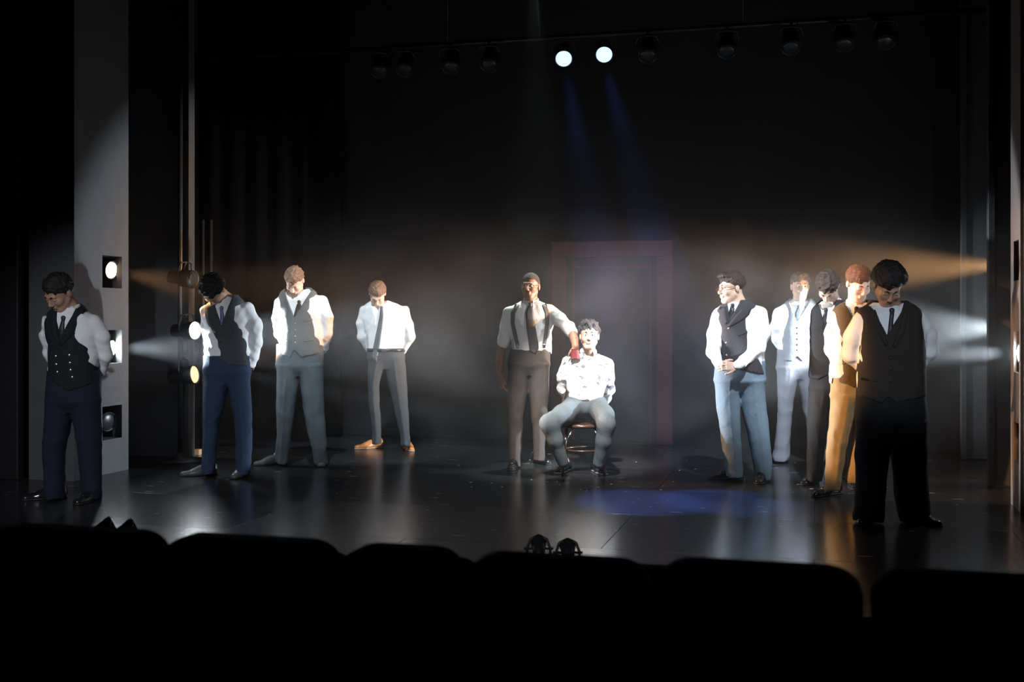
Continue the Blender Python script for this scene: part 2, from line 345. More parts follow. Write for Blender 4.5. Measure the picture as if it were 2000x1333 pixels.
# ------------------------------------------------------------------ auditorium
struct(boxo('trim_6', (-11, 7, FLOOR_Y0, FLOOR_Y0+.02, -1.2, -.005), M_black))
for i, (a, b, z) in enumerate([(4.0, 5.5, -.62), (3.05, 4.0, -.42), (2.1, 3.05, -.2), (-1, 2.1, 0)]):
    struct(boxo(f'trim_{7+i}', (-6, 5, a, b, -1.3, z), M_seat))
ROWY, SEATZ = 2.62, None
def seat(px0, px1, pyt, Y, zf, label, rad=.085):
    x0, x1 = onY(px0, Y), onY(px1, Y); pm = (px0+px1)/2; xc = (x0+x1)/2; zt = zat(pyt, xc, Y); W2 = (x1-x0)/2-.004
    t = empty('auditorium_seat', label, 'theatre seat', (xc, Y, zf)); h = zt-zf
    bm = bmesh.new(); pts = []
    for k in range(9): a = PI/2*k/8; pts.append((W2-rad+rad*math.sin(a), h-rad*.75+rad*.75*math.cos(a)))
    prof = [(-x, z) for x, z in pts[::-1]]+pts; prof += [(W2-.02, .42), (-W2+.02, .42)]
    f = bm.faces.new([bm.verts.new((x, 0, z)) for x, z in prof]); r = bmesh.ops.extrude_face_region(bm, geom=[f])
    for v in r['geom']:
        if isinstance(v, bmesh.types.BMVert): v.co.y += .09
    bmesh.ops.recalc_face_normals(bm, faces=bm.faces)
    bmesh.ops.bevel(bm, geom=[e for e in bm.edges if abs(e.verts[0].co.y-e.verts[1].co.y) < 1e-5], offset=.015, segments=2, affect='EDGES')
    bmo('backrest', bm, M_seat, t)
    boxo('cushion', (-W2+.02, W2-.02, .07, .5, .38, .48), M_seat, t, .03)
    boxo('pedestal', (-.03, .03, .1, .4, 0, .4), M_metal, t, .005)
    for s in (-1, 1): boxo('armrest', (s*W2-.025, s*W2+.025, .05, .42, .6, .64), M_seat, t, .012)
zr = -.2
for a, b, yt, lab in [(-40, 307, 1037, 'black theatre seat back at the bottom left corner of the photo'), (309, 650, 1056, 'second black theatre seat back from the left, nearest row'),
                      (655, 898, 1074, 'third black theatre seat back from the left, nearest row'), (902, 1270, 1094, 'black theatre seat back just below the central footlights'),
                      (1274, 1692, 1108, 'wide black theatre seat back right of the central footlights'), (1698, 2120, 1129, 'black theatre seat back at the bottom right corner')]:
    seat(a, b, yt, ROWY, zr, lab)
for k, (a, b) in enumerate([(180, 420), (430, 670), (680, 920), (930, 1180), (1190, 1450)]):
    seat(a, b, 1071+k*11, 3.55, -.42, f'black theatre seat in the second row, {["first", "second", "third", "fourth", "fifth"][k]} from the left', .05)

# ------------------------------------------------------------------ signed-distance bodies
def smin(a, b, k):
    h = np.clip(.5+.5*(b-a)/k, 0, 1); return b*(1-h)+a*h-k*h*(1-h)
def cap(a, b, ra, rb, flat=None):          # tapered capsule, optionally flattened along a direction
    a = np.array(a, float); b = np.array(b, float); ab = b-a; L2 = max(float(ab@ab), 1e-9)
    fl = None
    if flat: fl = (np.array(flat[0], float)/np.linalg.norm(flat[0]), flat[1])
    R = max(ra, rb)
    def f(X, Y, Z):
        px, py, pz = X-a[0], Y-a[1], Z-a[2]
        t = np.clip((px*ab[0]+py*ab[1]+pz*ab[2])/L2, 0, 1)
        dx, dy, dz = px-t*ab[0], py-t*ab[1], pz-t*ab[2]
        if fl:
            c = dx*fl[0][0]+dy*fl[0][1]+dz*fl[0][2]; e = c*(1/fl[1]-1)
            dx, dy, dz = dx+e*fl[0][0], dy+e*fl[0][1], dz+e*fl[0][2]
        return np.sqrt(dx*dx+dy*dy+dz*dz)-(ra+(rb-ra)*t)
    return f, np.minimum(a, b)-R, np.maximum(a, b)+R
def ell(c, r, M=None):
    c = np.array(c, float); r = np.array(r, float); R = np.array(M) if M is not None else np.eye(3); m = r.max(); mn = r.min()
    def f(X, Y, Z):
        x, y, z = X-c[0], Y-c[1], Z-c[2]
        u = R[0, 0]*x+R[1, 0]*y+R[2, 0]*z; v = R[0, 1]*x+R[1, 1]*y+R[2, 1]*z; q = R[0, 2]*x+R[1, 2]*y+R[2, 2]*z
        k0 = np.sqrt((u/r[0])**2+(v/r[1])**2+(q/r[2])**2); k1 = np.sqrt((u/r[0]**2)**2+(v/r[1]**2)**2+(q/r[2]**2)**2)+1e-6
        return k0*(k0-1)/k1
    return f, c-m, c+m
def loft(rows, crease=0, exp=2.3, off=0.0, win=.03):   # rows: (z, xc, halfw, yc, halfd)
    rows = sorted(rows); R = np.array(rows); zs = np.linspace(R[0, 0], R[-1, 0], 160)
    A = [np.interp(zs, R[:, 0], R[:, i]) for i in range(1, 5)]
    n = max(1, int(win/(zs[1]-zs[0]))); ker = np.ones(n)/n
    A = [np.convolve(np.pad(a, (n, n), 'edge'), ker, 'same')[n:-n] for a in A]
    z0, z1 = zs[0], zs[-1]
    def f(X, Y, Z):
        xc, hw, yc, hd = [np.interp(Z, zs, a) for a in A]; hw = hw+off; hd = hd+off
        x = np.abs(X-xc)/hw; y = np.abs(Y-yc)/hd
        d = ((x**exp+y**exp)**(1/exp)-1)*np.minimum(hw, hd)
        if crease: d = d-crease*np.exp(-((X-xc)/.012)**2)*(Y < yc)
        return np.maximum(d, np.maximum(z0-Z, Z-z1)-off)
    lo = np.array([(A[0]-A[1]).min(), (A[2]-A[3]).min(), z0])-off-.01; hi = np.array([(A[0]+A[1]).max(), (A[2]+A[3]).max(), z1])+off+.01
    return f, lo, hi
class Field:
    def __init__(s, k=.02): s.p = []; s.k = k; s.cuts = []; s.disp = None
    def add(s, prim, k=None): s.p.append((prim, k if k is not None else s.k)); return s
    def bounds(s):
        return np.min([p[0][1] for p in s.p], 0), np.max([p[0][2] for p in s.p], 0)
    def at(s, X, Y, Z):
        D = np.full(np.broadcast(X, Y, Z).shape, 1.0)
        for (f, lo, hi), k in s.p: D = smin(D, f(X, Y, Z), k)
        return D
    def grid(s, xs, ys, zs):
        D = np.full((len(xs), len(ys), len(zs)), .5, np.float64); mg = .05
        for (f, lo, hi), k in s.p:
            i0, i1 = np.searchsorted(xs, lo[0]-mg), np.searchsorted(xs, hi[0]+mg); j0, j1 = np.searchsorted(ys, lo[1]-mg), np.searchsorted(ys, hi[1]+mg)
            k0, k1 = np.searchsorted(zs, lo[2]-mg), np.searchsorted(zs, hi[2]+mg)
            if i1 <= i0 or j1 <= j0 or k1 <= k0: continue
            v = f(xs[i0:i1, None, None], ys[None, j0:j1, None], zs[None, None, k0:k1]); D[i0:i1, j0:j1, k0:k1] = smin(D[i0:i1, j0:j1, k0:k1], v, k)
        X, Y, Z = xs[:, None, None], ys[None, :, None], zs[None, None, :]
        if s.disp is not None: D = D+s.disp(X, Y, Z)
        for c in s.cuts: D = np.maximum(D, c(X, Y, Z))
        return D
def coords(lo, hi, h, fine=()):
    out = [lo]
    while out[-1] < hi:
        x = out[-1]; st = h
        for a, b, hf in fine:
            if a-1e-9 <= x < b: st = min(st, hf)
            elif x < a: st = min(st, max(a-x, hf))
        out.append(x+st)
    return np.array(out)
def nets(D, xs, ys, zs):
    S = D < 0; nx, ny, nz = D.shape
    c = np.zeros((nx-1, ny-1, nz-1), np.int8)
    for i in (0, 1):
        for j in (0, 1):
            for k in (0, 1): c += S[i:nx-1+i, j:ny-1+j, k:nz-1+k]
    I, J, K = np.nonzero((c > 0) & (c < 8)); idx = -np.ones(c.shape, np.int64); idx[I, J, K] = np.arange(len(I))
    P = np.zeros((len(I), 3)); n = np.zeros(len(I)); co = (xs, ys, zs)
    cs = [(i, j, k) for i in (0, 1) for j in (0, 1) for k in (0, 1)]
    for a in cs:
        for ax in range(3):
            if a[ax]: continue
            b = list(a); b[ax] = 1
            da = D[I+a[0], J+a[1], K+a[2]]; db = D[I+b[0], J+b[1], K+b[2]]; m = (da < 0) != (db < 0)
            t = np.where(m, da/(da-db+1e-12), 0)
            q = [co[0][I+a[0]], co[1][J+a[1]], co[2][K+a[2]]]; e = [co[0][I+b[0]], co[1][J+b[1]], co[2][K+b[2]]]
            for d in range(3): P[:, d] += np.where(m, q[d]+t*(e[d]-q[d]), 0)
            n += m
    P /= n[:, None]; Q = []
    def quads(ax):
        sl = [slice(None)]*3; s2 = [slice(None)]*3; sl[ax] = slice(0, -1); s2[ax] = slice(1, None)
        A, B = S[tuple(sl)], S[tuple(s2)]; G = np.argwhere(A != B); o = [q for q in range(3) if q != ax]
        ok = (G[:, o[0]] > 0) & (G[:, o[1]] > 0) & (G[:, o[0]] < D.shape[o[0]]-1) & (G[:, o[1]] < D.shape[o[1]]-1); G = G[ok]
        fl = A[G[:, 0], G[:, 1], G[:, 2]]
        def cell(u, v):
            H = G.copy(); H[:, o[0]] -= u; H[:, o[1]] -= v; return idx[H[:, 0], H[:, 1], H[:, 2]]
        q = np.stack([cell(1, 1), cell(0, 1), cell(0, 0), cell(1, 0)], 1)
        if ax == 1: fl = ~fl
        q[~fl] = q[~fl][:, ::-1]; return q
    Q = np.concatenate([quads(0), quads(1), quads(2)]); return P, Q
def fmesh(name, field, h, m, parent, fine=([], [], []), pad=.03):
    lo, hi = field.bounds(); lo = lo-pad; hi = hi+pad
    xs, ys, zs = [coords(lo[i], hi[i], h, fine[i]) for i in range(3)]
    P, Q = nets(field.grid(xs, ys, zs), xs, ys, zs)
    me = bpy.data.meshes.new(name); me.vertices.add(len(P)); me.vertices.foreach_set('co', P.ravel())
    me.loops.add(len(Q)*4); me.loops.foreach_set('vertex_index', Q.ravel().astype(np.int32))
    me.polygons.add(len(Q)); me.polygons.foreach_set('loop_start', np.arange(0, len(Q)*4, 4, dtype=np.int32))
    try: me.polygons.foreach_set('loop_total', np.full(len(Q), 4, np.int32))
    except Exception: pass
    me.update(calc_edges=True); me.validate(); return link(name, me, m, parent)
def folds(seed, amp, fr=(28, 28, 22), low=None):
    r = np.random.default_rng(seed); ks = [(r.normal(size=3)*fr, r.normal(size=3)*np.array(fr)*.6, r.uniform(0, 6)) for _ in range(5)]
    def f(X, Y, Z):
        s = 0
        for k, k2, ph in ks: s = s+np.abs(np.sin(.5*(k[0]*X+k[1]*Y+k[2]*Z+ph+1.3*np.sin(k2[0]*X+k2[1]*Y+k2[2]*Z+ph*2))))
        a = amp
        if low is not None: a = amp*(1+low[1]*np.clip((low[0]-Z)/low[0], 0, 1)+low[2]*np.exp(-((Z-.47)/.07)**2))
        return (s-3.2)*a*.8
    return f

# ------------------------------------------------------------------ people
SKIN = {'light': (.62, .40, .30), 'tan': (.42, .24, .16), 'brown': (.26, .125, .075), 'fair': (.68, .46, .37)}
def m_skin(k): return mat('skin_'+k, SKIN[k], .5, .4, bump=.08, bscale=120, var=.08)
def m_cloth(k, c, rough=.85, bump=.25): return mat(k, c, rough, .2, bump=bump, bscale=45, var=.1, sheen=.01)
M_shirt = mat('white_cotton', (.8, .8, .8), .8, .2, bump=.5, bscale=22, var=.03, stretch=(1, 1, .5))
M_eye = mat('eye_white', (.7, .68, .65), .25, .5); M_iris = mat('dark_iris', (.03, .015, .01), .2, .5)

def hand(field, w, d, nrm, side, curl=.5, s=1.0, spread=.0):
    w = np.array(w, float); d = np.array(d, float); d /= np.linalg.norm(d); nrm = np.array(nrm, float); nrm -= d*(nrm@d); nrm /= np.linalg.norm(nrm)
    lat = np.cross(d, nrm)*side
    for u in (-.026, -.009, .009, .026):
        field.add(cap(w+lat*u*.7*s, w+(d*.088+lat*u*1.15)*s, .017*s, .0155*s, (nrm, .72)), .01)
    for q, (u, L) in enumerate(((.031, .93), (.0105, 1.0), (-.0105, .95), (-.031, .78))):
        p = w+(d*.09+lat*u)*s; a = curl*.45; dr = d+lat*u*spread
        for seg, r0, r1 in ((.043, .0095, .009), (.027, .009, .0082), (.022, .0082, .007)):
            a2 = a; v = dr*math.cos(a2)+nrm*math.sin(a2); v /= np.linalg.norm(v); p2 = p+v*seg*L*s
            field.add(cap(p, p2, r0*s, r1*s), .004); p = p2; a += curl*.9
    p = w+(d*.022+lat*.026)*s
    for seg, r0, r1, ml in ((.04, .014, .011, .8), (.032, .011, .0095, .45), (.024, .0095, .008, .2)):
        v = d+lat*ml+nrm*.35*curl; v /= np.linalg.norm(v); p2 = p+v*seg*s; field.add(cap(p, p2, r0*s, r1*s), .006); p = p2

def person(S):
    zc0 = floor_zc(S['foot'][1]); X0 = (S['foot'][0]-CX)/F_PX*zc0; o = FV*zc0+RV*X0
    T = empty('person', S['label'], 'person', (o.x, o.y, 0), TH)
    def L(px, py, dy=0.0): return np.array([(px-CX)/F_PX*(zc0+dy)-X0, dy, CAMH-(py-HZ)/F_PX*(zc0+dy)])
    ppm = F_PX/zc0
    def rows(rs, lift=0):      # (py, xl, xr, [depth], [dy])
        out = []
        for r in rs:
            dy = r[4] if len(r) > 4 else 0.0; a = L(r[1], r[0], dy); b = L(r[2], r[0], dy); hw = (b[0]-a[0])/2
            hd = r[3] if len(r) > 3 and r[3] else min(hw*.66, .145)
            out.append((a[2], (a[0]+b[0])/2, hw, dy, hd))
        return out
    seed = S.get('seed', S['foot'][0])
    # --- shirt: torso and sleeves
    sh = Field(.03); sh.add(loft(rows(S['torso'])))
    for arm in S['arms']:
        pts = [(L(a[0], a[1], a[2]), a[3]/ppm*.93) for a in arm['sleeve']]
        for (p, r), (q, r2) in zip(pts, pts[1:]): sh.add(cap(p, q, r, r2), .025)
    bare = sh.at
    sh.disp = folds(int(seed), .0042, (30, 30, 34))
    # --- trousers
    tr = Field(.02)
    if 'hips' in S:
        hp = [list(q) for q in S['hips']]; cy_ = S['legs'][0][0][0]; h0 = hp[0]; hp.insert(0, [h0[0]-(10 if 'vest' in S else 1)]+h0[1:])
        at_ = lambda y, c: float(np.interp(y, [q[0] for q in hp], [q[c] for q in hp]))
        mid_ = (S['legs'][0][0][2]+S['legs'][1][0][1])/2
        hp2 = [q for q in hp if q[0] < cy_-14]+[[cy_-14, at_(cy_-14, 1), at_(cy_-14, 2), at_(cy_-14, 3)], [cy_+4, at_(cy_+4, 1)*.45+mid_*.55, at_(cy_+4, 2)*.45+mid_*.55, .07]]
        tr.add(loft(rows(hp2), off=.006), .035)
        for q, lg in enumerate(S['legs']):
            yu = cy_-18; du = (at_(yu, 3) or .11)*.97; up = (yu, at_(yu, 1), mid_+3, du) if q == 0 else (yu, mid_-3, at_(yu, 2), du)
            up2 = (cy_, lg[0][1]+1, mid_+1, lg[0][3]) if q == 0 else (cy_, mid_-1, lg[0][2]-1, lg[0][3])
            g_ = 12 if q == 0 else -12
            leg = [up, (up2[0], up2[1], up2[2], (du+up2[3])/2)]+[(r[0], r[1], r[2], r[3]) for r in lg[1:]]
            tr.add(loft(rows(leg), crease=S.get('crease', .005), exp=2.15), .02)
    for lc in S.get('leg_caps', []):
        pts = [(L(a[0], a[1], a[2]), a[3]/ppm) for a in lc]
        for (p, r), (q, r2) in zip(pts, pts[1:]): tr.add(cap(p, q, r, r2), .03)
    tr.disp = folds(int(seed)+7, .0022, (30, 30, 20), low=(.28, 2.4, 1.3) if 'hips' in S else (.2, .8, 0))
    tr.cuts.append(lambda X, Y, Z: .012-Z+0*X)
    if 'belt' in S: bz_ = L(0, S['belt'][0]-4)[2]; tr.cuts.append(lambda X, Y, Z: Z-bz_+0*X)
    # --- head frame
    H = S['head']; hc = L(H[0], H[1], H[2]); hs = S.get('hs', 1.0)
    RM = (Matrix.Rotation(math.radians(H[3]), 3, 'Z') @ Matrix.Rotation(math.radians(H[4]), 3, 'X') @ Matrix.Rotation(math.radians(H[5]), 3, 'Y'))
    RN = np.array(RM)
    def h2(p): return hc+RN @ (np.array(p, float)*hs)
    def hell(c, r): return ell(h2(c), np.array(r)*hs, RN)
    def hcap(a, b, ra, rb, flat=None): return cap(h2(a), h2(b), ra*hs, rb*hs, flat)
    by = Field(.02)
    # body under the clothes
    def shrunk(fld, off):
        lo, hi = fld.bounds()
        return (lambda X, Y, Z: fld.at(X, Y, Z)+off, lo, hi)
    by.add(shrunk(sh, .02), .005); by.add(shrunk(tr, .022), .03)
    hd = Field(.02)
    hd.add(hell((0, .012, .035), (.076, .096, .086))); hd.add(hell((0, -.022, -.03), (.06, .068, .082)), .03)
    hd.add(hcap((-.013, -.062, -.1), (.013, -.062, -.1), .023, .023), .03)
    for s in (-1, 1):
        hd.add(hcap((s*.05, .0, -.052), (s*.022, -.05, -.097), .02, .018), .025)
        hd.add(hell((s*.036, -.058, -.028), (.028, .028, .028)), .02)
        hd.add(hcap((s*.036, -.078, .022), (s*.012, -.086, .02), .011, .011), .012)
    hd.cuts = []
    eyes = [h2((s*.03, -.1, .0)) for s in (-1, 1)]
    hf = hd.at
    def headf(X, Y, Z):
        d = hf(X, Y, Z)
        for e in eyes: d = -smin(-d, np.sqrt((X-e[0])**2+(Y-e[1])**2+(Z-e[2])**2)-.017*hs, .012)
        return d
    lo, hi = hd.bounds(); by.add((headf, lo, hi), .01)
    for s in (-1, 1):
        if not S.get('eyes'): by.add(hell((s*.03, -.078, .0), (.0155, .012, .011)), .004)
        else: by.add(hcap((s*.018, -.083, .0105), (s*.043, -.079, .0095), .006, .0055), .004); by.add(hcap((s*.018, -.083, -.0085), (s*.042, -.079, -.0085), .005, .005), .004)
        by.add(hell((s*.077, .016, -.004), (.011, .019, .032)), .006); by.add(hcap((s*.011, -.1, -.037), (s*.008, -.1, -.035), .0085, .008), .008)
    by.add(hcap((0, -.086, .012), (0, -.109, -.03), .0075, .0115), .012)
    by.add(hcap((-.017, -.088, -.0575), (.017, -.088, -.0575), .007, .007), .012); by.add(hcap((-.014, -.087, -.068), (.014, -.087, -.068), .007, .007), .012)
    nb = L(*S['neck']); nr = S.get('nr', .056)
    by.add(cap(h2((0, .028, -.045)), nb, nr*.98, nr*1.08), .025); by.add(cap(nb, nb+np.array([0, .01, -.08]), nr*1.05, nr*1.1), .03)
    # arms beyond the sleeve, and hands
    fx, fy, fz = [], [], []
    for arm in S['arms']:
        sp = [(L(a[0], a[1], a[2]), a[3]/ppm) for a in arm['sleeve']]
        end = sp[-1][0]
        if 'bare' in arm:
            pts = [(L(a[0], a[1], a[2]), a[3]/ppm) for a in arm['bare']]
            for (p, r), (q, r2) in zip(pts, pts[1:]): by.add(cap(p, q, r, r2), .012)
            end = pts[-1][0]
        if arm.get('hand'):
            hn = arm['hand']; hand(by, end, hn[0], hn[1], hn[2], hn[3], hn[4] if len(hn) > 4 else .95)
            d = np.array(hn[0], float); d /= np.linalg.norm(d); c = end+d*.09
            for q, lst in enumerate((fx, fy, fz)): lst.append((c[q]-.1, c[q]+.1, .0055))
    for sz in S['shoes']:
        f = W(sz[0], sz[1], floor_zc(sz[1]))-o; fl = np.array([f.dot(RV), f.dot(FV), .05]); a = math.radians(sz[2])
        ank = L(sz[3], sz[4], fl[1]*.8) if len(sz) > 4 else fl+np.array([0, 0, .08])
    for q, lst in enumerate((fx, fy, fz)): lst.append((hc[q]-.125*hs, hc[q]+.125*hs, .0045))
    # feet of the body, hidden in the shoes
    shoes = []
    for sz in S['shoes']:      # (px, floor py, yaw deg of toes from viewer-facing (+ = image right), length m)
        f = W(sz[0], sz[1], floor_zc(sz[1]))-o; base = np.array([f.dot(RV), f.dot(FV), 0.0]); a = math.radians(sz[2]); dr = np.array([math.sin(a), -math.cos(a), 0])
        ln = sz[3] if len(sz) > 3 else .28; shoes.append((base, dr, ln))
        by.add(cap(base+[0, 0, .06], base+dr*ln*.45+[0, 0, .04], .03, .022), .02); by.add(cap(base+[0, 0, .05], base+[0, 0, .09], .03, .03), .02)
    by.cuts.append(lambda X, Y, Z: .008-Z+0*X)
    fmesh('body', by, .016, m_skin(S['skin']), T, (fx, fy, fz))
    # --- garments; the neck opening is cut along the collar line
    ncx, ncy, ncz = nb
    sh.cuts.append(lambda X, Y, Z: nr*1.16-np.sqrt((X-ncx)**2+((Y-ncy)*.9)**2+((Z-ncz)*.35)**2)+0*Z)
    if 'hemz' in S: hz = L(0, S['hemz'], .38)[2]; sh.cuts.append(lambda X, Y, Z: np.where((np.abs(X-ncx) < .19) & (Y < ncy+.1), hz-Z, -1)+0*Z)
    if 'hips' in S:
        hr_ = rows([S['hips'][0]])[0]; sh.cuts.append(lambda X, Y, Z: np.where((np.abs(X-hr_[1]) < hr_[2]*.97) & (np.abs(Y-hr_[3]) < hr_[4]*.9), hr_[0]-.012-Z, np.where(np.abs(X-hr_[1]) < hr_[2]*1.02, hr_[0]-.012-Z-np.clip(Y-hr_[4]*.9, 0, 1)*9, -1)))
    so = fmesh('shirt', sh, .0088, S.get('shirt', M_shirt), T)
    if S.get('shirt_label'): so['label'] = S['shirt_label']
    fmesh('trousers', tr, .0095, S['trousers'], T)
    def surf(field, x, z, off=0.0):
        ys = np.linspace(-.42, .1, 180); x = np.atleast_1d(np.array(x, float)); z = np.atleast_1d(np.array(z, float))
        D = field.at(x[:, None], ys[None, :], z[:, None])
        if field.disp is not None: D = D+field.disp(x[:, None], ys[None, :], z[:, None])
        k = np.argmax(D < off, axis=1); k = np.where((D < off).any(1), k, 100); return ys[k]
    top = sh
    # --- vest
    if 'vest' in S:
        v = S['vest']; vf = Field(.01); vr = []
        tl = loft(rows(S['torso']))
        for r in v['rows']:
            dy = r[4] if len(r) > 4 else 0.0; a = L(r[1], r[0], dy); b = L(r[2], r[0], dy); hw = (b[0]-a[0])/2; z = a[2]
            tr_rows = np.array(sorted(rows(S['torso']))); thd = np.interp(z, tr_rows[:, 0], tr_rows[:, 4]); ty = np.interp(z, tr_rows[:, 0], tr_rows[:, 3])
            vr.append((z, (a[0]+b[0])/2, hw, ty, (thd+.016)*(1.0)))
        vf.add(loft(vr, exp=2.6)); vf.disp = folds(int(seed)+3, .0022, (18, 18, 26))
        (lx, ly), (bx_, by_), (rx, ry) = v['V']; dyv = -.12; A, B, C = L(lx, ly, dyv), L(bx_, by_, dyv), L(rx, ry, dyv)
        def side(P, Q):   # signed 2-D distance to the line P-Q in x,z; positive on the inner side of the V
            n = np.array([-(Q[2]-P[2]), Q[0]-P[0]]); n /= np.linalg.norm(n); return lambda X, Z: (X-P[0])*n[0]+(Z-P[2])*n[1]
        s1 = side(B, A); s2 = side(C, B)
        if s1(C[0], C[2]) < 0: g1 = s1; s1 = lambda X, Z: -g1(X, Z)
        if s2(A[0], A[2]) < 0: g2 = s2; s2 = lambda X, Z: -g2(X, Z)
        vf.cuts.append(lambda X, Y, Z: np.where(Y < ncy+.02, np.minimum(s1(X, Z), s2(X, Z)), nr*1.25-np.sqrt((X-ncx)**2+(Y-ncy)**2+0*Z)))
        hx = np.array([L(p[0], p[1], dyv)[0] for p in v['hem']]); hzz = np.array([L(p[0], p[1], dyv)[2] for p in v['hem']])
        vf.cuts.append(lambda X, Y, Z: np.interp(X, hx, hzz)-Z+0*Y)
        if 'slit' in v:        # front edge gap
            sx = L(v['slit'][0], v['slit'][1], dyv)[0]; z0 = B[2]
            vf.cuts.append(lambda X, Y, Z: np.where((Y < 0) & (Z < z0), .0016-np.abs(X-sx)+0*Z, -1)-0.0)
        vo = fmesh('waistcoat', vf, .0075, v['mat'], T); top = vf
        if v.get('label'): vo['label'] = v['label']
        for bx2, by2 in v.get('buttons', []):
            p = L(bx2, by2, -.13); yy = surf(vf, p[0], p[2])[0]; q = ell((0, 0, 0), (.009, .004, .009))
            lathe('button', [(.0088*v.get('bs', 1), 0), (.0095*v.get('bs', 1), .002), (.006*v.get('bs', 1), .005), (.001, .005)], v.get('bmat', M_metal), vo, 12, Matrix.Translation((p[0], yy+.001, p[2])) @ Matrix.Rotation(PI/2, 4, 'X'))
        for path in v.get('lapels', []):
            strip('lapel', path, vf, v.get('lmat', v['mat']), vo, L, surf, .004, .007)
        for path in v.get('pockets', []):
            strip('pocket_welt', path, vf, v['mat'], vo, L, surf, .002, .004)
    # --- collar
    if S.get('collar', True):
        n = 28; V = []; Fc = []; g = math.radians(S.get('cgap', 14)); cr = nr*1.13
        for i in range(n+1):
            a = g+(2*PI-2*g)*i/n; c, s_ = math.sin(a), -math.cos(a)        # start at the front
            fr = max(0, math.cos(a)); t = S.get('clean', .03)
            top_z = .034-.022*fr+0.004; low = -.012-.05*fr**3
            for r, z in ((cr*1.02, top_z-.004), (cr*1.05, top_z), (cr*1.16, top_z-.012), (cr*(1.24+.16*fr), low), (cr*(1.22+.14*fr), low-.001), (cr*1.1, top_z-.018)):
                V.append((ncx+c*r, ncy+s_*r*1.0-.018*max(0, -(z)) / .05 * fr, ncz+z))
        m_ = 6
        for i in range(n):
            for k in range(m_): Fc.append((i*m_+k, i*m_+(k+1) % m_, (i+1)*m_+(k+1) % m_, (i+1)*m_+k))
        Fc += [tuple(range(m_)), tuple(range(n*m_, n*m_+m_))[::-1]]
        pydata('collar', V, Fc, S.get('shirt', M_shirt), T)
    # --- tie, straps
    class both:
        disp = None
        at = staticmethod(lambda X, Y, Z: np.minimum(sh.at(X, Y, Z)+sh.disp(X, Y, Z), tr.at(X, Y, Z)+tr.disp(X, Y, Z)))
    for path in ([S['tie']] if 'tie' in S else []):
        f2 = both
        tie = strip('tie', path, f2, S['tiemat'], T, L, surf, .006, .006)
        k = L(path[0][0], path[0][1], -.12); yy = surf(f2, k[0], k[2])[0]; yy = min(yy, ncy-nr*1.2)
        fmesh('tie_knot', Field(.006).add(cap((k[0], yy-.004, k[2]+.018), (k[0], yy-.006, k[2]-.012), .018, .011, ((0, 1, 0), .7))), .005, S['tiemat'], tie)
    for path in S.get('braces', []): 
        b = strip('suspender', path, both, S['bracemat'], T, L, surf, .004, .003)
        e = L(path[-1][0], path[-1][1], -.12); yy = surf(sh, e[0], e[2])[0]; boxo('suspender_clip', (e[0]-.012, e[0]+.012, yy-.014, yy-.003, e[2]-.022, e[2]+.016), M_chrome, b, .003)
    if 'belt' in S:
        b = S['belt']; r0 = rows([(b[0], b[1], b[2], .111)])[0]; V = []; Fc = []; n = 40
        for i in range(n):
            a = 2*PI*i/n; ca, sa = math.cos(a), math.sin(a); q = 1/((abs(ca)**2.3+abs(sa)**2.3)**(1/2.3))
            for dz, dr in ((-.018, .004), (-.016, .012), (.016, .012), (.018, .004)): V.append((r0[1]+ca*q*(r0[2]+dr), r0[3]+sa*q*(r0[4]+dr), r0[0]+dz))
        for i in range(n):
            for k in range(4): Fc.append((i*4+k, ((i+1) % n)*4+k, ((i+1) % n)*4+(k+1) % 4, i*4+(k+1) % 4))
        bo = pydata('belt', V, Fc, mat('black_leather', (.02, .018, .016), .35, .5, bump=.1), T)
        p = L(b[3], b[0], -.13); boxo('buckle', (p[0]-.022, p[0]+.022, r0[3]-r0[4]-.02, r0[3]-r0[4]-.01, p[2]-.017, p[2]+.017), M_chrome, bo, .003)
    # --- shoes
    for base, dr, ln in shoes:
        wd = .043; sf = Field(.02); lat = np.array([-dr[1], dr[0], 0]); heel = base-dr*.05; toe = base+dr*(ln-.05-.045)
        sf.add(cap(heel+[0, 0, .04], heel+[0, 0, .075], .034, .033)); sf.add(cap(heel+[0, 0, .04], base+dr*ln*.35+[0, 0, .034], .034, .04, ((0, 0, 1), .95)), .025)
        sf.add(cap(base+dr*ln*.3+[0, 0, .024], toe+[0, 0, .02], .044, .037, ((0, 0, 1), .72)), .03); sf.add(cap(base+[0, 0, .07], base+dr*.06+[0, 0, .06], .032, .03), .03)
        sf.cuts.append(lambda X, Y, Z: .010-Z+0*X)
        s_o = fmesh('shoe', sf, .0075, S['shoemat'], T)
        so2 = Field(.01); so2.add(cap(heel+[0, 0, .012], base+dr*ln*.35+[0, 0, .012], .037, .036)); so2.add(cap(base+dr*ln*.35+[0, 0, .012], toe+[0, 0, .012], .045, .04), .02)
        so2.cuts += [lambda X, Y, Z: .0005-Z+0*X, lambda X, Y, Z: Z-.013+0*X]
        fmesh('sole', so2, .007, S.get('solemat', mat('dark_sole', (.02, .02, .02), .6)), s_o, ([], [], [(-.02, .03, .004)]))
        for q in range(3 if S.get('laces', True) else 0):
            c = base+dr*(.05+.028*q)+np.array([0, 0, .094-.014*q]); tube('lace', [c-lat*.018, c+[0, 0, .004], c+lat*.018], .0028, S.get('lacemat', M_black), s_o, 6)
    # --- hair
    hr = S['hair']; hf2 = Field(.02); th = hr.get('t', .012)
    hf2.add(hell((0, .014, .04), (.078+th, .098+th, .086+th)))
    for e in hr.get('extra', []): hf2.add(hell(e[0], e[1]), .02)
    amp, fq = hr.get('amp', .003), hr.get('fq', 130); ns = folds(int(seed)+11, amp, (fq, fq, fq)); hf2.disp = ns
    hl = hr.get('line', .056); bk = hr.get('back', -.06); Ri = RN.T
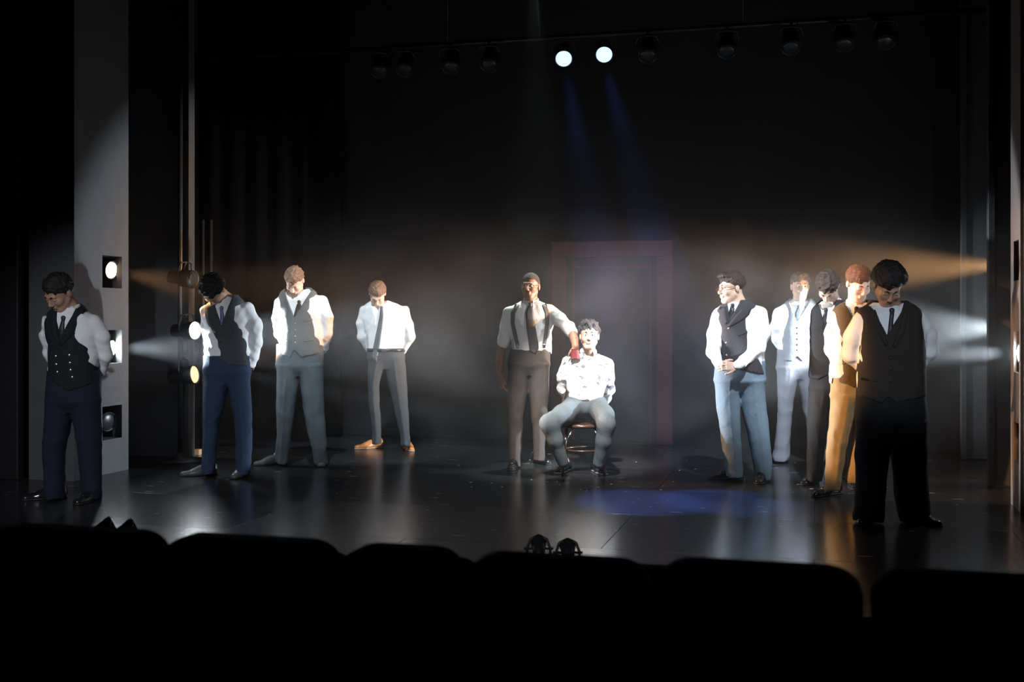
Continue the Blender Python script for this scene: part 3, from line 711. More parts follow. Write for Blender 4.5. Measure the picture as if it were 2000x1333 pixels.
    def loc3(X, Y, Z):
        x, y_, z = X-hc[0], Y-hc[1], Z-hc[2]
        return [(Ri[i, 0]*x+Ri[i, 1]*y_+Ri[i, 2]*z)/hs for i in range(3)]
    def facecut(X, Y, Z):
        u, v, q = loc3(X, Y, Z)
        u2 = u+.3*q; line = .007*np.sin(48*u2+seed)+.005*np.sin(117*u2+2*seed)*(v < 0)+np.interp(v, [-.12, -.085, -.05, -.02, .0, .03, .06, .12], [hl, hl, hl-.008, hl-.028, .0, -.02, bk, bk])
        return (line-q)*hs+.25*ns(X*1.0, Y, Z)
    base_cut = facecut
    def taper(X, Y, Z): return ns(X, Y, Z)+th*1.0*np.clip(1+base_cut(X, Y, Z)/.048, 0, 1)
    hf2.disp = taper; hf2.cuts.append(facecut)
    fmesh('hair', hf2, .0055, hr['mat'], T, pad=.035)
    # --- face details
    if S.get('eyes'):
        for s in (-1, 1):
            c = h2((s*.03, -.0775, .001)); e = fmesh('eye', Field().add(ell(c, np.array((.0145, .0115, .0072))*hs, RN)), .0035, M_eye, T)
            c2 = h2((s*.03, -.0875, .001)); fmesh('iris', Field().add(ell(c2, np.array((.0062, .004, .0062))*hs, RN)), .0018, M_iris, e, pad=.008)
    if S.get('brows', True):
        bmt = hr.get('bmat', hr['mat'])
        for s in (-1, 1):
            tube('eyebrow', [h2((s*.013, -.0945, .0215)), h2((s*.027, -.0925, .0275)), h2((s*.043, -.0815, .0235))], [.0035*hs, .0042*hs, .002*hs], bmt, T, 6)
    lips = Field(.003); lips.add(hcap((-.02, -.0885, -.0605), (0, -.0928, -.0585), .0028, .0048)); lips.add(hcap((.02, -.0885, -.0605), (0, -.0928, -.0585), .0028, .0048)); lips.add(hcap((-.013, -.0895, -.0665), (.013, -.0895, -.0665), .0048, .0048))
    sk = SKIN[S['skin']]; fmesh('lips', lips, .003, mat('lips_'+S['skin'], (sk[0]*.9, sk[1]*.72, sk[2]*.72), .45, .4), T, pad=.008)
    if S.get('glasses'):
        lst = []
        for s in (-1, 1):
            c = (s*.032, -.112, .0)
            lst.append(([h2((c[0]+.024*math.cos(a), c[1]+.006*abs(math.cos(a))*(1 if s*math.cos(a) > 0 else 0), c[2]+.019*math.sin(a))) for a in np.linspace(0, 2*PI, 18, endpoint=False)], .0019, True))
            lst.append(([h2((s*.056, -.106, .006)), h2((s*.076, -.07, .008)), h2((s*.082, .01, .008)), h2((s*.08, .025, -.008))], .002))
        lst.append(([h2((-.008, -.113, .004)), h2((0, -.116, .008)), h2((.008, -.113, .004))], .0018))
        tubes('glasses', lst, S['glasses'], T, 6)
    return T, L, sh, surf, h2

def strip(name, path, field, m, parent, L, surf, offs, thick):
    P = [(L(p[0], p[1], -.12), p[2]) for p in path]; pp = []; zc = []
    for (a, wa), (b, wb) in zip(P, P[1:]):
        for t in np.linspace(0, 1, 6, endpoint=False): pp.append((a*(1-t)+b*t, wa*(1-t)+wb*t))
    pp.append(P[-1]); n = len(pp); xs = []; zs = []; ppm_ = None
    sc_ = np.linalg.norm(L(path[0][0]+10, path[0][1], -.12)-L(path[0][0], path[0][1], -.12))/10
    for i, (c, hw) in enumerate(pp):
        a = pp[max(0, i-1)][0]; b = pp[min(n-1, i+1)][0]; d = np.array([b[0]-a[0], b[2]-a[2]]); d /= np.linalg.norm(d)+1e-9; nx, nz = -d[1], d[0]
        for u in (-1, -.5, 0, .5, 1): xs.append(c[0]+nx*hw*sc_*u); zs.append(c[2]+nz*hw*sc_*u)
    ys = surf(field, xs, zs)
    ys = ys.reshape(n, 5); med = np.median(ys, axis=1); ys = np.clip(ys, med[:, None]-.03, med[:, None]+.03)
    k = np.array([.25, .5, .25])
    for _ in range(2): ys[1:-1] = ys[:-2]*k[0]+ys[1:-1]*k[1]+ys[2:]*k[2]
    ys = ys.ravel(); V = []; Fc = []
    for j in range(n*5): V.append((xs[j], ys[j]-offs-thick*(1 if j % 5 in (1, 2, 3) else .4), zs[j]))
    for j in range(n*5): V.append((xs[j], ys[j]+.002, zs[j]))
    q = n*5
    for i in range(n-1):
        for u in range(4):
            a = i*5+u; Fc.append((a, a+1, a+6, a+5)); Fc.append((q+a, q+a+5, q+a+6, q+a+1))
        Fc.append((i*5, i*5+5, q+i*5+5, q+i*5)); Fc.append((i*5+4, q+i*5+4, q+i*5+9, i*5+9))
    for u in range(4): Fc.append((u, q+u, q+u+1, u+1)); a = (n-1)*5+u; Fc.append((a, a+1, q+a+1, q+a))
    return pydata(name, V, Fc, m, parent)

def hm(k, c, rough=.55): return mat('hair_'+k, c, rough, .4, bump=.9, bscale=140, var=.4, vscale=60)
H_black = hm('black', (.014, .011, .01)); H_brown = hm('light_brown', (.2, .12, .075)); H_dark = hm('dark_brown', (.04, .022, .015)); H_aub = hm('auburn', (.13, .045, .016)); H_grey = hm('dusty_black', (.05, .045, .045))
C_black = m_cloth('black_wool', (.016, .017, .019)); C_dgrey = m_cloth('charcoal_wool', (.05, .055, .06)); C_grey = m_cloth('mid_grey_wool', (.2, .21, .23)); C_navy = m_cloth('navy_wool', (.03, .045, .085))
C_slate = m_cloth('slate_wool', (.075, .09, .1)); C_brownt = m_cloth('dark_taupe_wool', (.06, .05, .045)); C_bluegrey = m_cloth('blue_grey_twill', (.14, .19, .24)); C_tan = m_cloth('khaki_twill', (.3, .22, .12)); C_brv = m_cloth('brown_wool', (.09, .06, .03))
SH_black = mat('black_shoe_leather', (.015, .015, .016), .16, .6, coat=.4); SH_tan = mat('tan_shoe_leather', (.55, .2, .06), .35, .5)
T_dark = mat('dark_satin_tie', (.02, .02, .024), .5, .4, bump=.1); T_slate = mat('slate_satin_tie', (.07, .09, .1), .4, .5, bump=.1)
B_brass = mat('worn_brass', (.6, .55, .45), .3, .5, metal=.9)
BACKL = lambda s: ((-s*.6, .5, -.35), (0, .6, .8), s, .5)     # hand held behind the back

def A(s, pts, hand_=True, **k):
    d = {'sleeve': pts}
    if hand_: d['hand'] = BACKL(s)
    d.update(k); return d

P = []
P.append(dict(foot=(140, 978), label='far left man in a black double-breasted waistcoat with brass buttons, head bowed', skin='tan',
  torso=[(596, 118, 152, .07), (606, 104, 166, .09), (618, 92, 184, .11), (640, 88, 192, .12), (680, 93, 192, .125), (720, 97, 190, .125), (760, 96, 192, .12)],
  arms=[A(-1, [(92, 626, 0, 9), (89, 655, .02, 11), (94, 690, .07, 10), (112, 724, .15, 8)]), A(1, [(184, 630, 0, 16), (199, 660, .02, 16), (206, 694, .06, 14), (197, 726, .13, 11), (178, 742, .17, 8)])],
  hips=[(735, 95, 191, .12), (770, 92, 193, .125), (810, 89, 196, .12), (845, 88, 196, .1)],
  legs=[[(800, 88, 142, .1), (840, 87, 136, .1), (885, 84, 126, .095), (925, 87, 125, .085), (962, 86, 126, .08), (974, 90, 124, .08)], [(800, 140, 196, .1), (840, 146, 197, .1), (885, 154, 197, .095), (930, 157, 198, .085), (965, 160, 199, .08), (978, 163, 197, .08)]],
  shoes=[(108, 974, -62, .3), (182, 978, -12, .29)], shoemat=SH_black, trousers=m_cloth('midnight_wool', (.016, .019, .032)), head=(115, 572, -.1, -30, 38, 8), neck=(137, 603, .0), hs=1.08,
  vest=dict(rows=[(592, 122, 152), (600, 108, 166), (610, 97, 171), (630, 91, 168), (655, 93, 171), (680, 97, 185), (710, 98, 189), (770, 96, 192)], V=((101, 592), (119, 660), (152, 590)), hem=[(90, 738), (112, 752), (135, 764), (160, 757), (195, 740)], mat=C_black,
    buttons=[(109, 696), (110, 712), (112, 727), (136, 694), (137, 709), (138, 723), (141, 737)], bmat=B_brass, bs=1.15, lapels=[[(152, 604, 7), (146, 630, 9), (134, 655, 6), (122, 676, 2)], [(103, 608, 6), (104, 630, 7), (110, 655, 5), (119, 674, 2)]]),
  tie=[(123, 626, 3), (121, 640, 5), (119, 662, 6)], tiemat=T_dark, hair=dict(mat=H_black, t=.014, amp=.005, fq=110, line=.052)))
P.append(dict(foot=(430, 933), label='curly-haired man with head hanging low, charcoal waistcoat and navy trousers, by left boom', skin='tan',
  torso=[(580, 432, 462, .07), (590, 412, 472, .09), (602, 400, 484, .11), (625, 399, 490, .12), (660, 402, 488, .12), (700, 401, 487, .115), (722, 401, 487, .115)],
  arms=[A(-1, [(400, 607, 0, 9), (402, 640, .02, 10), (407, 672, .05, 9), (424, 705, .14, 8)]), A(1, [(482, 604, 0, 15), (497, 635, .0, 15), (500, 668, .03, 13), (496, 694, .04, 11), (492, 712, .05, 9)])],
  hips=[(706, 400, 487, .115), (740, 397, 488, .12), (775, 397, 490, .11)],
  legs=[[(745, 398, 446, .1), (790, 397, 440, .1), (830, 398, 428, .085), (880, 396, 422, .075), (915, 394, 420, .07), (926, 394, 418, .07)], [(745, 446, 489, .1), (790, 452, 491, .1), (830, 459, 492, .085), (880, 461, 492, .075), (915, 460, 489, .07), (928, 461, 487, .07)]],
  shoes=[(405, 929, -68, .29), (474, 931, -10, .27)], shoemat=mat('grey_scuffed_leather', (.08, .08, .08), .4, .5), trousers=C_navy, head=(417, 568, -.12, -22, 66, 12), neck=(447, 590, .0), hs=1.06, brows=False,
  vest=dict(rows=[(576, 432, 464), (588, 412, 476), (600, 398, 473), (630, 404, 478), (660, 417, 484), (690, 427, 486), (722, 412, 487)], V=((416, 590), (433, 636), (448, 590)), hem=[(390, 712), (425, 712), (436, 706), (448, 714), (490, 716)], mat=C_dgrey,
    buttons=[(433, 652), (432, 668), (431, 684)], pockets=[[(455, 650, 2.5), (470, 645, 2.5)]]),
  tie=[(432, 606, 3), (434, 618, 4), (433, 632, 3)], tiemat=mat('purple_patterned_satin', (.16, .13, .28), .5, .4, var=.6, bscale=300), hair=dict(mat=H_black, t=.02, amp=.009, fq=95, line=.045)))
P.append(dict(foot=(588, 911), label='tall man with light brown hair in a grey waistcoat and pleated slate trousers, head bowed', skin='fair',
  torso=[(566, 562, 604, .07), (574, 550, 616, .09), (584, 541, 627, .11), (610, 540, 634, .12), (650, 545, 632, .12), (700, 545, 628, .115)],
  arms=[A(-1, [(546, 592, 0, 11), (542, 622, .01, 11), (545, 652, .06, 10), (560, 680, .15, 8)]), A(1, [(628, 590, 0, 14), (637, 620, .0, 14), (638, 652, .03, 13), (631, 680, .09, 10), (618, 696, .15, 8)])],
  hips=[(684, 542, 630, .115), (720, 540, 631, .12), (755, 540, 632, .11)],
  legs=[[(730, 540, 586, .1), (770, 540, 581, .1), (810, 540, 575, .085), (850, 541, 569, .075), (885, 538, 565, .07), (905, 537, 563, .07)], [(730, 584, 632, .1), (770, 589, 632, .1), (810, 594, 634, .085), (850, 602, 637, .075), (885, 611, 638, .07), (906, 614, 639, .07)]],
  crease=.009, shoes=[(541, 908, -62, .28), (627, 908, 10, .27)], shoemat=mat('grey_shine_leather', (.12, .12, .12), .25, .6), trousers=C_slate, head=(575, 549, -.1, -8, 50, 6), neck=(582, 582, .0), hs=1.0,
  vest=dict(rows=[(562, 560, 606), (570, 548, 618), (580, 544, 619), (600, 547, 618), (625, 549, 621), (650, 549, 625), (675, 548, 628), (705, 543, 630)], V=((557, 575), (575, 621), (607, 566)), hem=[(535, 688), (560, 697), (566, 700), (575, 684), (589, 698), (632, 688)], mat=m_cloth('grey_green_wool', (.09, .1, .1)),
    slit=(575, 620), buttons=[(577, 632), (577, 645), (577, 657), (577, 669)], bmat=B_brass, bs=.8, pockets=[[(594, 628, 2), (611, 624, 2)], [(552, 664, 2), (566, 667, 2)], [(594, 667, 2), (612, 664, 2)]]),
  tie=[(584, 594, 4), (583, 604, 6), (580, 622, 7)], tiemat=mat('dark_plum_satin', (.03, .012, .016), .5, .4), hair=dict(mat=H_brown, t=.012, amp=.006, fq=110, line=.05, bmat=H_brown)))
P.append(dict(foot=(757, 883), label='man without waistcoat in white shirt, slate tie and tan shoes, head bowed, upstage left', skin='fair',
  torso=[(588, 726, 760, .06), (594, 714, 776, .08), (602, 706, 790, .1), (620, 708, 793, .115), (650, 716, 789, .115), (690, 719, 787, .105)],
  arms=[A(-1, [(711, 608, 0, 10), (705, 632, .02, 10), (707, 658, .05, 9.5), (722, 684, .12, 7.5)]), A(1, [(790, 608, 0, 11), (797, 634, .02, 10.5), (801, 658, .05, 10), (788, 685, .12, 7.5)])],
  hips=[(683, 719, 787, .105), (705, 718, 791, .11), (735, 718, 794, .1)],
  legs=[[(715, 718, 755, .09), (750, 718, 742, .085), (785, 720, 742, .075), (815, 724, 744, .07), (845, 727, 745, .065), (868, 727, 745, .06)], [(715, 752, 794, .09), (750, 759, 795, .09), (785, 767, 797, .08), (815, 773, 799, .072), (845, 780, 800, .065), (870, 784, 800, .06)]],
  shoes=[(733, 876, -60, .29), (795, 878, 18, .28)], shoemat=SH_tan, solemat=mat('tan_sole', (.5, .35, .22), .6), trousers=C_dgrey, head=(737, 575, -.1, 4, 50, 4), neck=(741, 597, .0), hs=1.0,
  belt=(684, 719, 787, 750), tie=[(745, 605, 3), (745, 618, 4), (741, 645, 5), (735, 676, 6), (731, 698, 6), (735, 706, 1)], tiemat=T_slate, hair=dict(mat=H_brown, t=.012, amp=.004, fq=120, line=.052)))
P.append(dict(foot=(1028, 914), label='standing man with shaved head, glasses and suspenders, arm reaching to the seated man', skin='brown',
  torso=[(588, 1020, 1052, .06), (594, 1008, 1066, .08), (602, 992, 1080, .1), (620, 990, 1084, .12), (650, 999, 1078, .12), (692, 1000, 1077, .11)],
  arms=[dict(sleeve=[(994, 612, 0, 13), (988, 640, 0, 13), (984, 664, -.02, 12), (983, 671, -.02, 13)], bare=[(980, 668, -.02, 8.5), (977, 705, -.03, 8), (976, 732, -.04, 5.5)], hand=((.18, -.15, -1), (.8, .3, 0), 1, .35, .98)),
        dict(sleeve=[(1074, 608, 0, 14), (1092, 624, -.06, 14), (1110, 640, -.14, 12), (1117, 650, -.17, 12)], bare=[(1117, 648, -.17, 9), (1122, 664, -.24, 8), (1124, 677, -.3, 6.5)], hand=((-.02, -.3, -1), (-.3, 1, 0), -1, .9, .85))],
  hips=[(685, 997, 1074, .11), (710, 992, 1073, .115), (740, 991, 1074, .11)],
  legs=[[(728, 991, 1034, .1), (770, 990, 1030, .095), (810, 991, 1024, .08), (850, 993, 1021, .072), (890, 994, 1019, .065), (910, 995, 1018, .06)], [(728, 1032, 1074, .1), (770, 1033, 1073, .095), (810, 1037, 1069, .08), (850, 1040, 1066, .07), (885, 1042, 1064, .062), (900, 1042, 1063, .06)]],
  shoes=[(1005, 914, -10, .29), (1049, 904, 32, .28)], shoemat=SH_black, trousers=C_brownt, head=(1036, 560, -.03, -18, -2, 0), neck=(1037, 590, .0), hs=1.0, eyes=True, nr=.054,
  braces=[[(1011, 594, 4.5), (1002, 612, 4.5), (1001, 632, 4), (1006, 655, 4), (1011, 676, 3.5)], [(1063, 594, 4.5), (1069, 612, 4.5), (1069, 632, 4), (1066, 655, 4), (1063, 676, 3.5)]], bracemat=mat('grey_brown_webbing', (.1, .08, .065), .7, bump=.2),
  tie=[(1036, 598, 5), (1034, 612, 8), (1037, 640, 9), (1042, 672, 9.5), (1043, 684, 9), (1045, 690, 2)], tiemat=mat('wide_grey_brown_tie', (.06, .052, .05), .6, bump=.1), glasses=M_chrome, hair=dict(mat=hm('cropped', (.04, .022, .015), .8), t=.002, amp=.0008, fq=200, line=.062, back=-.05), shirt=mat('cream_cotton', (.74, .7, .66), .8, .2, bump=.5, bscale=22, var=.03), seed=50))
P.append(dict(foot=(1133, 933), label='seated man on the chair in a stained white open shirt, knees wide apart, looking up', skin='light',
  torso=[(692, 1134, 1168, .06, .42), (697, 1118, 1182, .08, .42), (706, 1104, 1193, .1, .42), (725, 1102, 1192, .115, .41), (750, 1106, 1184, .115, .4), (775, 1110, 1178, .115, .38), (792, 1112, 1176, .1, .38)], hemz=783,
  arms=[A(-1, [(1109, 708, .42, 13), (1099, 735, .44, 13), (1098, 760, .5, 11), (1112, 788, .6, 9)]), A(1, [(1187, 712, .42, 13), (1189, 738, .44, 12.5), (1190, 762, .5, 11.5), (1180, 790, .6, 9)])],
  leg_caps=[[(1122, 795, .38, 23), (1100, 812, .1, 21), (1073, 828, -.08, 18.5), (1084, 860, -.06, 14.5), (1099, 903, .0, 11)], [(1165, 795, .38, 23), (1178, 812, .1, 21), (1184, 830, -.08, 17.5), (1179, 862, -.06, 14.5), (1169, 905, .0, 11)], [(1120, 800, .4, 21), (1168, 800, .4, 21)], [(1124, 793, .36, 22), (1164, 793, .36, 22)]],
  shoes=[(1105, 920, -22, .29), (1165, 922, 14, .29)], shoemat=mat('patent_black_leather', (.02, .02, .022), .08, .7, coat=.8), solemat=mat('pale_edge_sole', (.3, .3, .3), .4), trousers=C_slate, head=(1151, 657, .38, -6, -6, 0), neck=(1149, 690, .41), hs=1.02, eyes=True, cgap=34, laces=False,
  shirt=mat('stained_white_cotton', (.8, .8, .78), .8, .2, bump=.5, bscale=22, var=.03, flecks=(13, .585, .04, (.16, .14, .16), (1, 1, 1.6))), shirt_label='white shirt with dark stains across the chest',
  hair=dict(mat=H_grey, t=.014, amp=.009, fq=100, line=.05, back=-.03, bmat=H_black, extra=[((0, -.03, .11), (.07, .07, .03))]), seed=61))
P.append(dict(foot=(1450, 940), label='heavyset man in glasses in profile, dark waistcoat with lapels, hands clasped in front', skin='light',
  torso=[(588, 1424, 1458, .07), (596, 1408, 1474, .1), (608, 1398, 1488, .13), (640, 1396, 1490, .15), (680, 1400, 1492, .16), (735, 1402, 1492, .15)],
  arms=[dict(sleeve=[(1402, 618, 0, 14), (1394, 655, -.02, 14), (1393, 688, -.1, 13), (1405, 714, -.2, 9.5)], hand=((1, -.15, -.12), (0, .9, -.35), 1, .55, .95)),
        dict(sleeve=[(1482, 615, 0, 18), (1488, 650, -.02, 18), (1478, 682, -.1, 15), (1440, 716, -.24, 10)], hand=((-1, -.1, .02), (0, .9, -.3), 1, .5, .95))],
  hips=[(715, 1398, 1492, .15), (745, 1396, 1493, .15), (785, 1398, 1495, .12)],
  legs=[[(760, 1397, 1446, .11), (800, 1400, 1445, .105), (850, 1407, 1447, .095), (890, 1413, 1449, .085), (918, 1416, 1451, .08), (932, 1418, 1450, .08)], [(760, 1440, 1494, .11), (800, 1448, 1497, .105), (850, 1460, 1503, .095), (890, 1468, 1506, .09), (920, 1472, 1507, .085), (936, 1473, 1505, .08)]],
  shoes=[(1436, 934, -68, .31), (1487, 940, -18, .28)], shoemat=SH_black, trousers=C_bluegrey, head=(1428, 563, -.02, -74, 4, 0), neck=(1441, 595, .0), hs=1.04, eyes=True, nr=.062,
  vest=dict(rows=[(586, 1422, 1462), (596, 1408, 1476), (606, 1398, 1474), (625, 1399, 1467), (650, 1402, 1464), (680, 1402, 1466), (700, 1402, 1486), (745, 1402, 1494)], V=((1423, 594), (1423, 626), (1443, 595)), hem=[(1395, 706), (1420, 716), (1450, 724), (1495, 733)], mat=m_cloth('dark_grey_wool', (.045, .04, .045)),
    buttons=[(1422, 642), (1418, 670), (1419, 694)], bmat=B_brass, lapels=[[(1463, 598, 6), (1452, 612, 9), (1438, 624, 7), (1421, 638, 2)], [(1412, 600, 5), (1412, 615, 6), (1418, 632, 2)]], pockets=[[(1440, 655, 2.5), (1458, 648, 2.5)]]),
  tie=[(1431, 601, 4), (1428, 612, 5), (1424, 626, 4)], tiemat=T_dark, glasses=mat('dark_red_frame', (.12, .02, .02), .3), hair=dict(mat=H_dark, t=.015, amp=.003, fq=100, line=.048, back=-.03, extra=[((0, -.055, .098), (.062, .055, .028))])))
P.append(dict(foot=(1558, 906), label='man in a light grey waistcoat facing the audience, just right of the man in glasses', skin='light',
  torso=[(588, 1548, 1582, .06), (594, 1532, 1592, .08), (603, 1517, 1604, .1), (630, 1518, 1604, .115), (660, 1522, 1600, .115), (708, 1521, 1600, .11)],
  arms=[A(-1, [(1521, 612, 0, 11), (1514, 640, .01, 11), (1517, 664, .05, 10), (1532, 690, .13, 8)]), A(1, [(1602, 612, 0, 11), (1609, 640, .01, 11), (1606, 664, .05, 10), (1590, 690, .13, 8)])],
  hips=[(694, 1519, 1600, .11), (720, 1517, 1602, .11), (750, 1517, 1602, .1)],
  legs=[[(735, 1517, 1556, .09), (780, 1519, 1550, .085), (820, 1519, 1546, .075), (860, 1514, 1543, .07), (890, 1510, 1541, .065), (900, 1510, 1540, .06)], [(735, 1560, 1602, .09), (780, 1565, 1602, .085), (820, 1572, 1604, .075), (860, 1582, 1610, .07), (892, 1586, 1613, .065), (902, 1588, 1612, .06)]],
  shoes=[(1526, 901, -55, .28), (1602, 903, 10, .28)], shoemat=SH_black, trousers=m_cloth('mid_grey_twill', (.17, .17, .2)), head=(1563, 560, -.03, -2, 2, 0), neck=(1562, 592, .0), hs=1.0, eyes=True,
  vest=dict(rows=[(584, 1544, 1584), (592, 1532, 1594), (602, 1529, 1594), (640, 1525, 1592), (680, 1524, 1592), (715, 1520, 1600)], V=((1543, 586), (1556, 628), (1582, 590)), hem=[(1515, 700), (1535, 705), (1548, 706), (1556, 696), (1566, 706), (1605, 700)], mat=C_grey,
    buttons=[(1557, 641), (1557, 652), (1557, 663), (1557, 674), (1557, 684)], slit=(1555, 630)),
  tie=[(1562, 603, 4), (1559, 614, 6), (1557, 630, 5)], tiemat=T_slate, hair=dict(mat=H_grey, t=.011, amp=.006, fq=110, line=.052, extra=[((0, -.045, .1), (.065, .05, .025))], bmat=H_black)))
P.append(dict(foot=(1610, 948), label='man in black waistcoat with wavy brown hair bowed low, half hidden behind the auburn-haired man', skin='fair',
  torso=[(590, 1606, 1642, .06), (598, 1594, 1656, .09), (612, 1586, 1668, .11), (640, 1588, 1668, .115), (680, 1590, 1664, .115), (740, 1586, 1664, .11)],
  arms=[A(-1, [(1594, 625, .03, 10), (1592, 655, .05, 10), (1596, 685, .1, 9), (1612, 712, .17, 8)], ), A(1, [(1664, 622, 0, 12), (1670, 650, .02, 12), (1670, 685, .06, 11), (1650, 712, .15, 8)])],
  hips=[(725, 1584, 1664, .11), (755, 1582, 1666, .115), (790, 1580, 1666, .1)],
  legs=[[(775, 1579, 1624, .1), (820, 1578, 1618, .09), (860, 1577, 1612, .08), (900, 1576, 1608, .072), (940, 1575, 1606, .07)], [(775, 1622, 1666, .1), (820, 1626, 1666, .09), (860, 1630, 1664, .08), (895, 1634, 1662, .07), (925, 1636, 1662, .07)]],
  shoes=[(1588, 943, -35, .29), (1650, 934, 15, .28)], shoemat=SH_black, trousers=C_black, head=(1617, 560, -.1, -30, 66, 8), neck=(1626, 592, .0), hs=1.02,
  vest=dict(rows=[(586, 1604, 1644), (594, 1594, 1658), (606, 1585, 1668), (640, 1583, 1672), (680, 1583, 1672), (745, 1580, 1668)], V=((1603, 590), (1611, 640), (1636, 590)), hem=[(1575, 738), (1600, 742), (1615, 733), (1630, 742), (1675, 738)], mat=C_black, buttons=[(1611, 655), (1611, 675)]),
  tie=[(1614, 610, 3), (1611, 625, 4), (1611, 640, 4)], tiemat=T_dark, hair=dict(mat=H_dark, t=.014, amp=.008, fq=90, line=.045)))
P.append(dict(foot=(1640, 975), label='auburn-haired man in brown waistcoat and khaki trousers behind the front right man', skin='fair',
  torso=[(590, 1662, 1700, .06), (598, 1642, 1716, .09), (610, 1628, 1726, .11), (640, 1622, 1730, .125), (690, 1622, 1726, .125), (750, 1622, 1724, .12)],
  arms=[A(-1, [(1632, 620, 0, 13), (1623, 650, .01, 13), (1622, 685, .05, 12), (1640, 725, .14, 9)]), A(1, [(1724, 620, 0, 13), (1732, 650, .01, 13), (1732, 685, .05, 12), (1712, 725, .14, 9)])],
  hips=[(735, 1625, 1722, .12), (770, 1624, 1722, .12), (810, 1622, 1720, .1)],
  legs=[[(790, 1622, 1672, .105), (830, 1620, 1664, .095), (870, 1615, 1654, .085), (910, 1613, 1648, .075), (945, 1611, 1641, .07), (958, 1611, 1640, .07)], [(790, 1668, 1720, .105), (830, 1668, 1716, .095), (870, 1662, 1704, .085), (910, 1656, 1692, .075), (935, 1652, 1684, .07), (944, 1652, 1682, .07)]],
  shoes=[(1628, 966, -52, .31), (1664, 950, -10, .29)], shoemat=SH_black, trousers=C_tan, head=(1677, 554, -.06, 12, 30, -4), neck=(1672, 594, .0), hs=1.02,
  vest=dict(rows=[(586, 1658, 1704), (594, 1640, 1718), (604, 1627, 1726), (640, 1628, 1724), (690, 1631, 1724), (760, 1627, 1724)], V=((1653, 586), (1672, 645), (1700, 588)), hem=[(1620, 742), (1655, 752), (1668, 758), (1680, 746), (1725, 745)], mat=C_brv, buttons=[(1672, 660), (1672, 680), (1672, 700)], pockets=[[(1640, 715, 2.5), (1658, 705, 2.5)]]),
  tie=[(1674, 608, 4), (1673, 622, 5), (1672, 644, 5)], tiemat=T_dark, hair=dict(mat=H_aub, t=.014, amp=.0035, fq=100, line=.046)))
P.append(dict(foot=(1740, 1022), label='front right man with rounded black hair, dark waistcoat and wide black trousers, nearest the audience', skin='tan',
  torso=[(592, 1708, 1764, .07), (600, 1692, 1782, .09), (612, 1676, 1798, .12), (640, 1674, 1806, .14), (700, 1676, 1806, .145), (790, 1676, 1804, .14)],
  arms=[A(-1, [(1680, 628, 0, 17), (1664, 660, .01, 17), (1660, 692, .05, 16), (1686, 722, .15, 11)]), A(1, [(1796, 626, 0, 18), (1813, 655, .01, 17), (1816, 686, .05, 16), (1790, 722, .15, 11)])],
  hips=[(770, 1676, 1804, .14), (810, 1673, 1808, .145), (860, 1672, 1810, .12)],
  legs=[[(840, 1672, 1742, .13), (890, 1672, 1736, .12), (940, 1673, 1730, .11), (980, 1670, 1728, .105), (1008, 1666, 1726, .1), (1018, 1668, 1722, .1)], [(840, 1738, 1810, .13), (890, 1742, 1810, .12), (940, 1746, 1811, .11), (980, 1749, 1813, .105), (1010, 1756, 1815, .1), (1020, 1760, 1813, .1)]],
  shoes=[(1698, 1017, -30, .3), (1790, 1019, 18, .3)], shoemat=SH_black, trousers=C_black, head=(1735, 558, -.1, -4, 42, 2), neck=(1740, 602, .0), hs=1.06, nr=.06,
  vest=dict(rows=[(588, 1704, 1768), (598, 1690, 1786), (606, 1675, 1796), (650, 1676, 1800), (700, 1677, 1805), (795, 1673, 1806)], V=((1702, 590), (1730, 655), (1764, 604)), hem=[(1670, 772), (1700, 780), (1720, 788), (1732, 775), (1746, 786), (1810, 774)], mat=m_cloth('dark_brown_black_wool', (.035, .028, .024)),
    buttons=[(1739, 678), (1738, 700), (1738, 722), (1737, 744)], lapels=[[(1706, 606, 5), (1714, 640, 6), (1728, 675, 3)], [(1768, 612, 5), (1758, 645, 6), (1742, 678, 3)]], pockets=[[(1680, 740, 2.5), (1712, 744, 2.5)]]),
  tie=[(1742, 612, 4), (1739, 630, 4), (1736, 656, 5)], tiemat=T_dark, hair=dict(mat=H_black, t=.03, amp=.005, fq=120, line=.04, back=-.06)))
HANDLES = [person(s) for s in P]

# ------------------------------------------------------------------ chair under the seated man
zc = floor_zc(935)+.33; p = W(1137, 900, zc)
ch = empty('bentwood_chair', 'dark bentwood chair under the seated man', 'chair', (p.x, p.y, 0), TH)
lathe('seat', [(.01, .405), (.18, .405), (.2, .412), (.205, .425), (.2, .438), (.17, .44), (.01, .434)], M_cwood, ch, 32)
for s in (-1, 1):
    tube('leg', [(s*.145, -.15, .41), (s*.165, -.17, .2), (s*.18, -.19, 0)], [.017, .015, .012], M_cwood, ch, 10)
    tube('leg', [(s*.13, .15, .41), (s*.145, .18, .2), (s*.165, .22, 0)], [.017, .015, .012], M_cwood, ch, 10)
    tube('leg_brace', [(s*.155, -.165, .29), (s*.13, -.162, .33), (s*.09, -.155, .405)], .007, M_chrome, ch, 8)
    tube('leg_bracket', [(s*.158, -.187, .36), (s*.162, -.187, .25)], .007, M_chrome, ch, 8)
tube('stretcher_ring', [(.155*math.cos(a), .165*math.sin(a), .21) for a in np.linspace(0, 2*PI, 28, endpoint=False)], .009, M_cwood, ch, 8, closed=True)
def hoop(w_, h_, n=22): return [(w_*math.cos(a), .17+.06*math.sin(a), .43+h_*math.sin(a)**.8) for a in np.linspace(0, PI, n)]
tube('back_hoop', hoop(.17, .42), .013, M_cwood, ch, 8); tube('inner_hoop', hoop(.1, .32), .009, M_cwood, ch, 8)
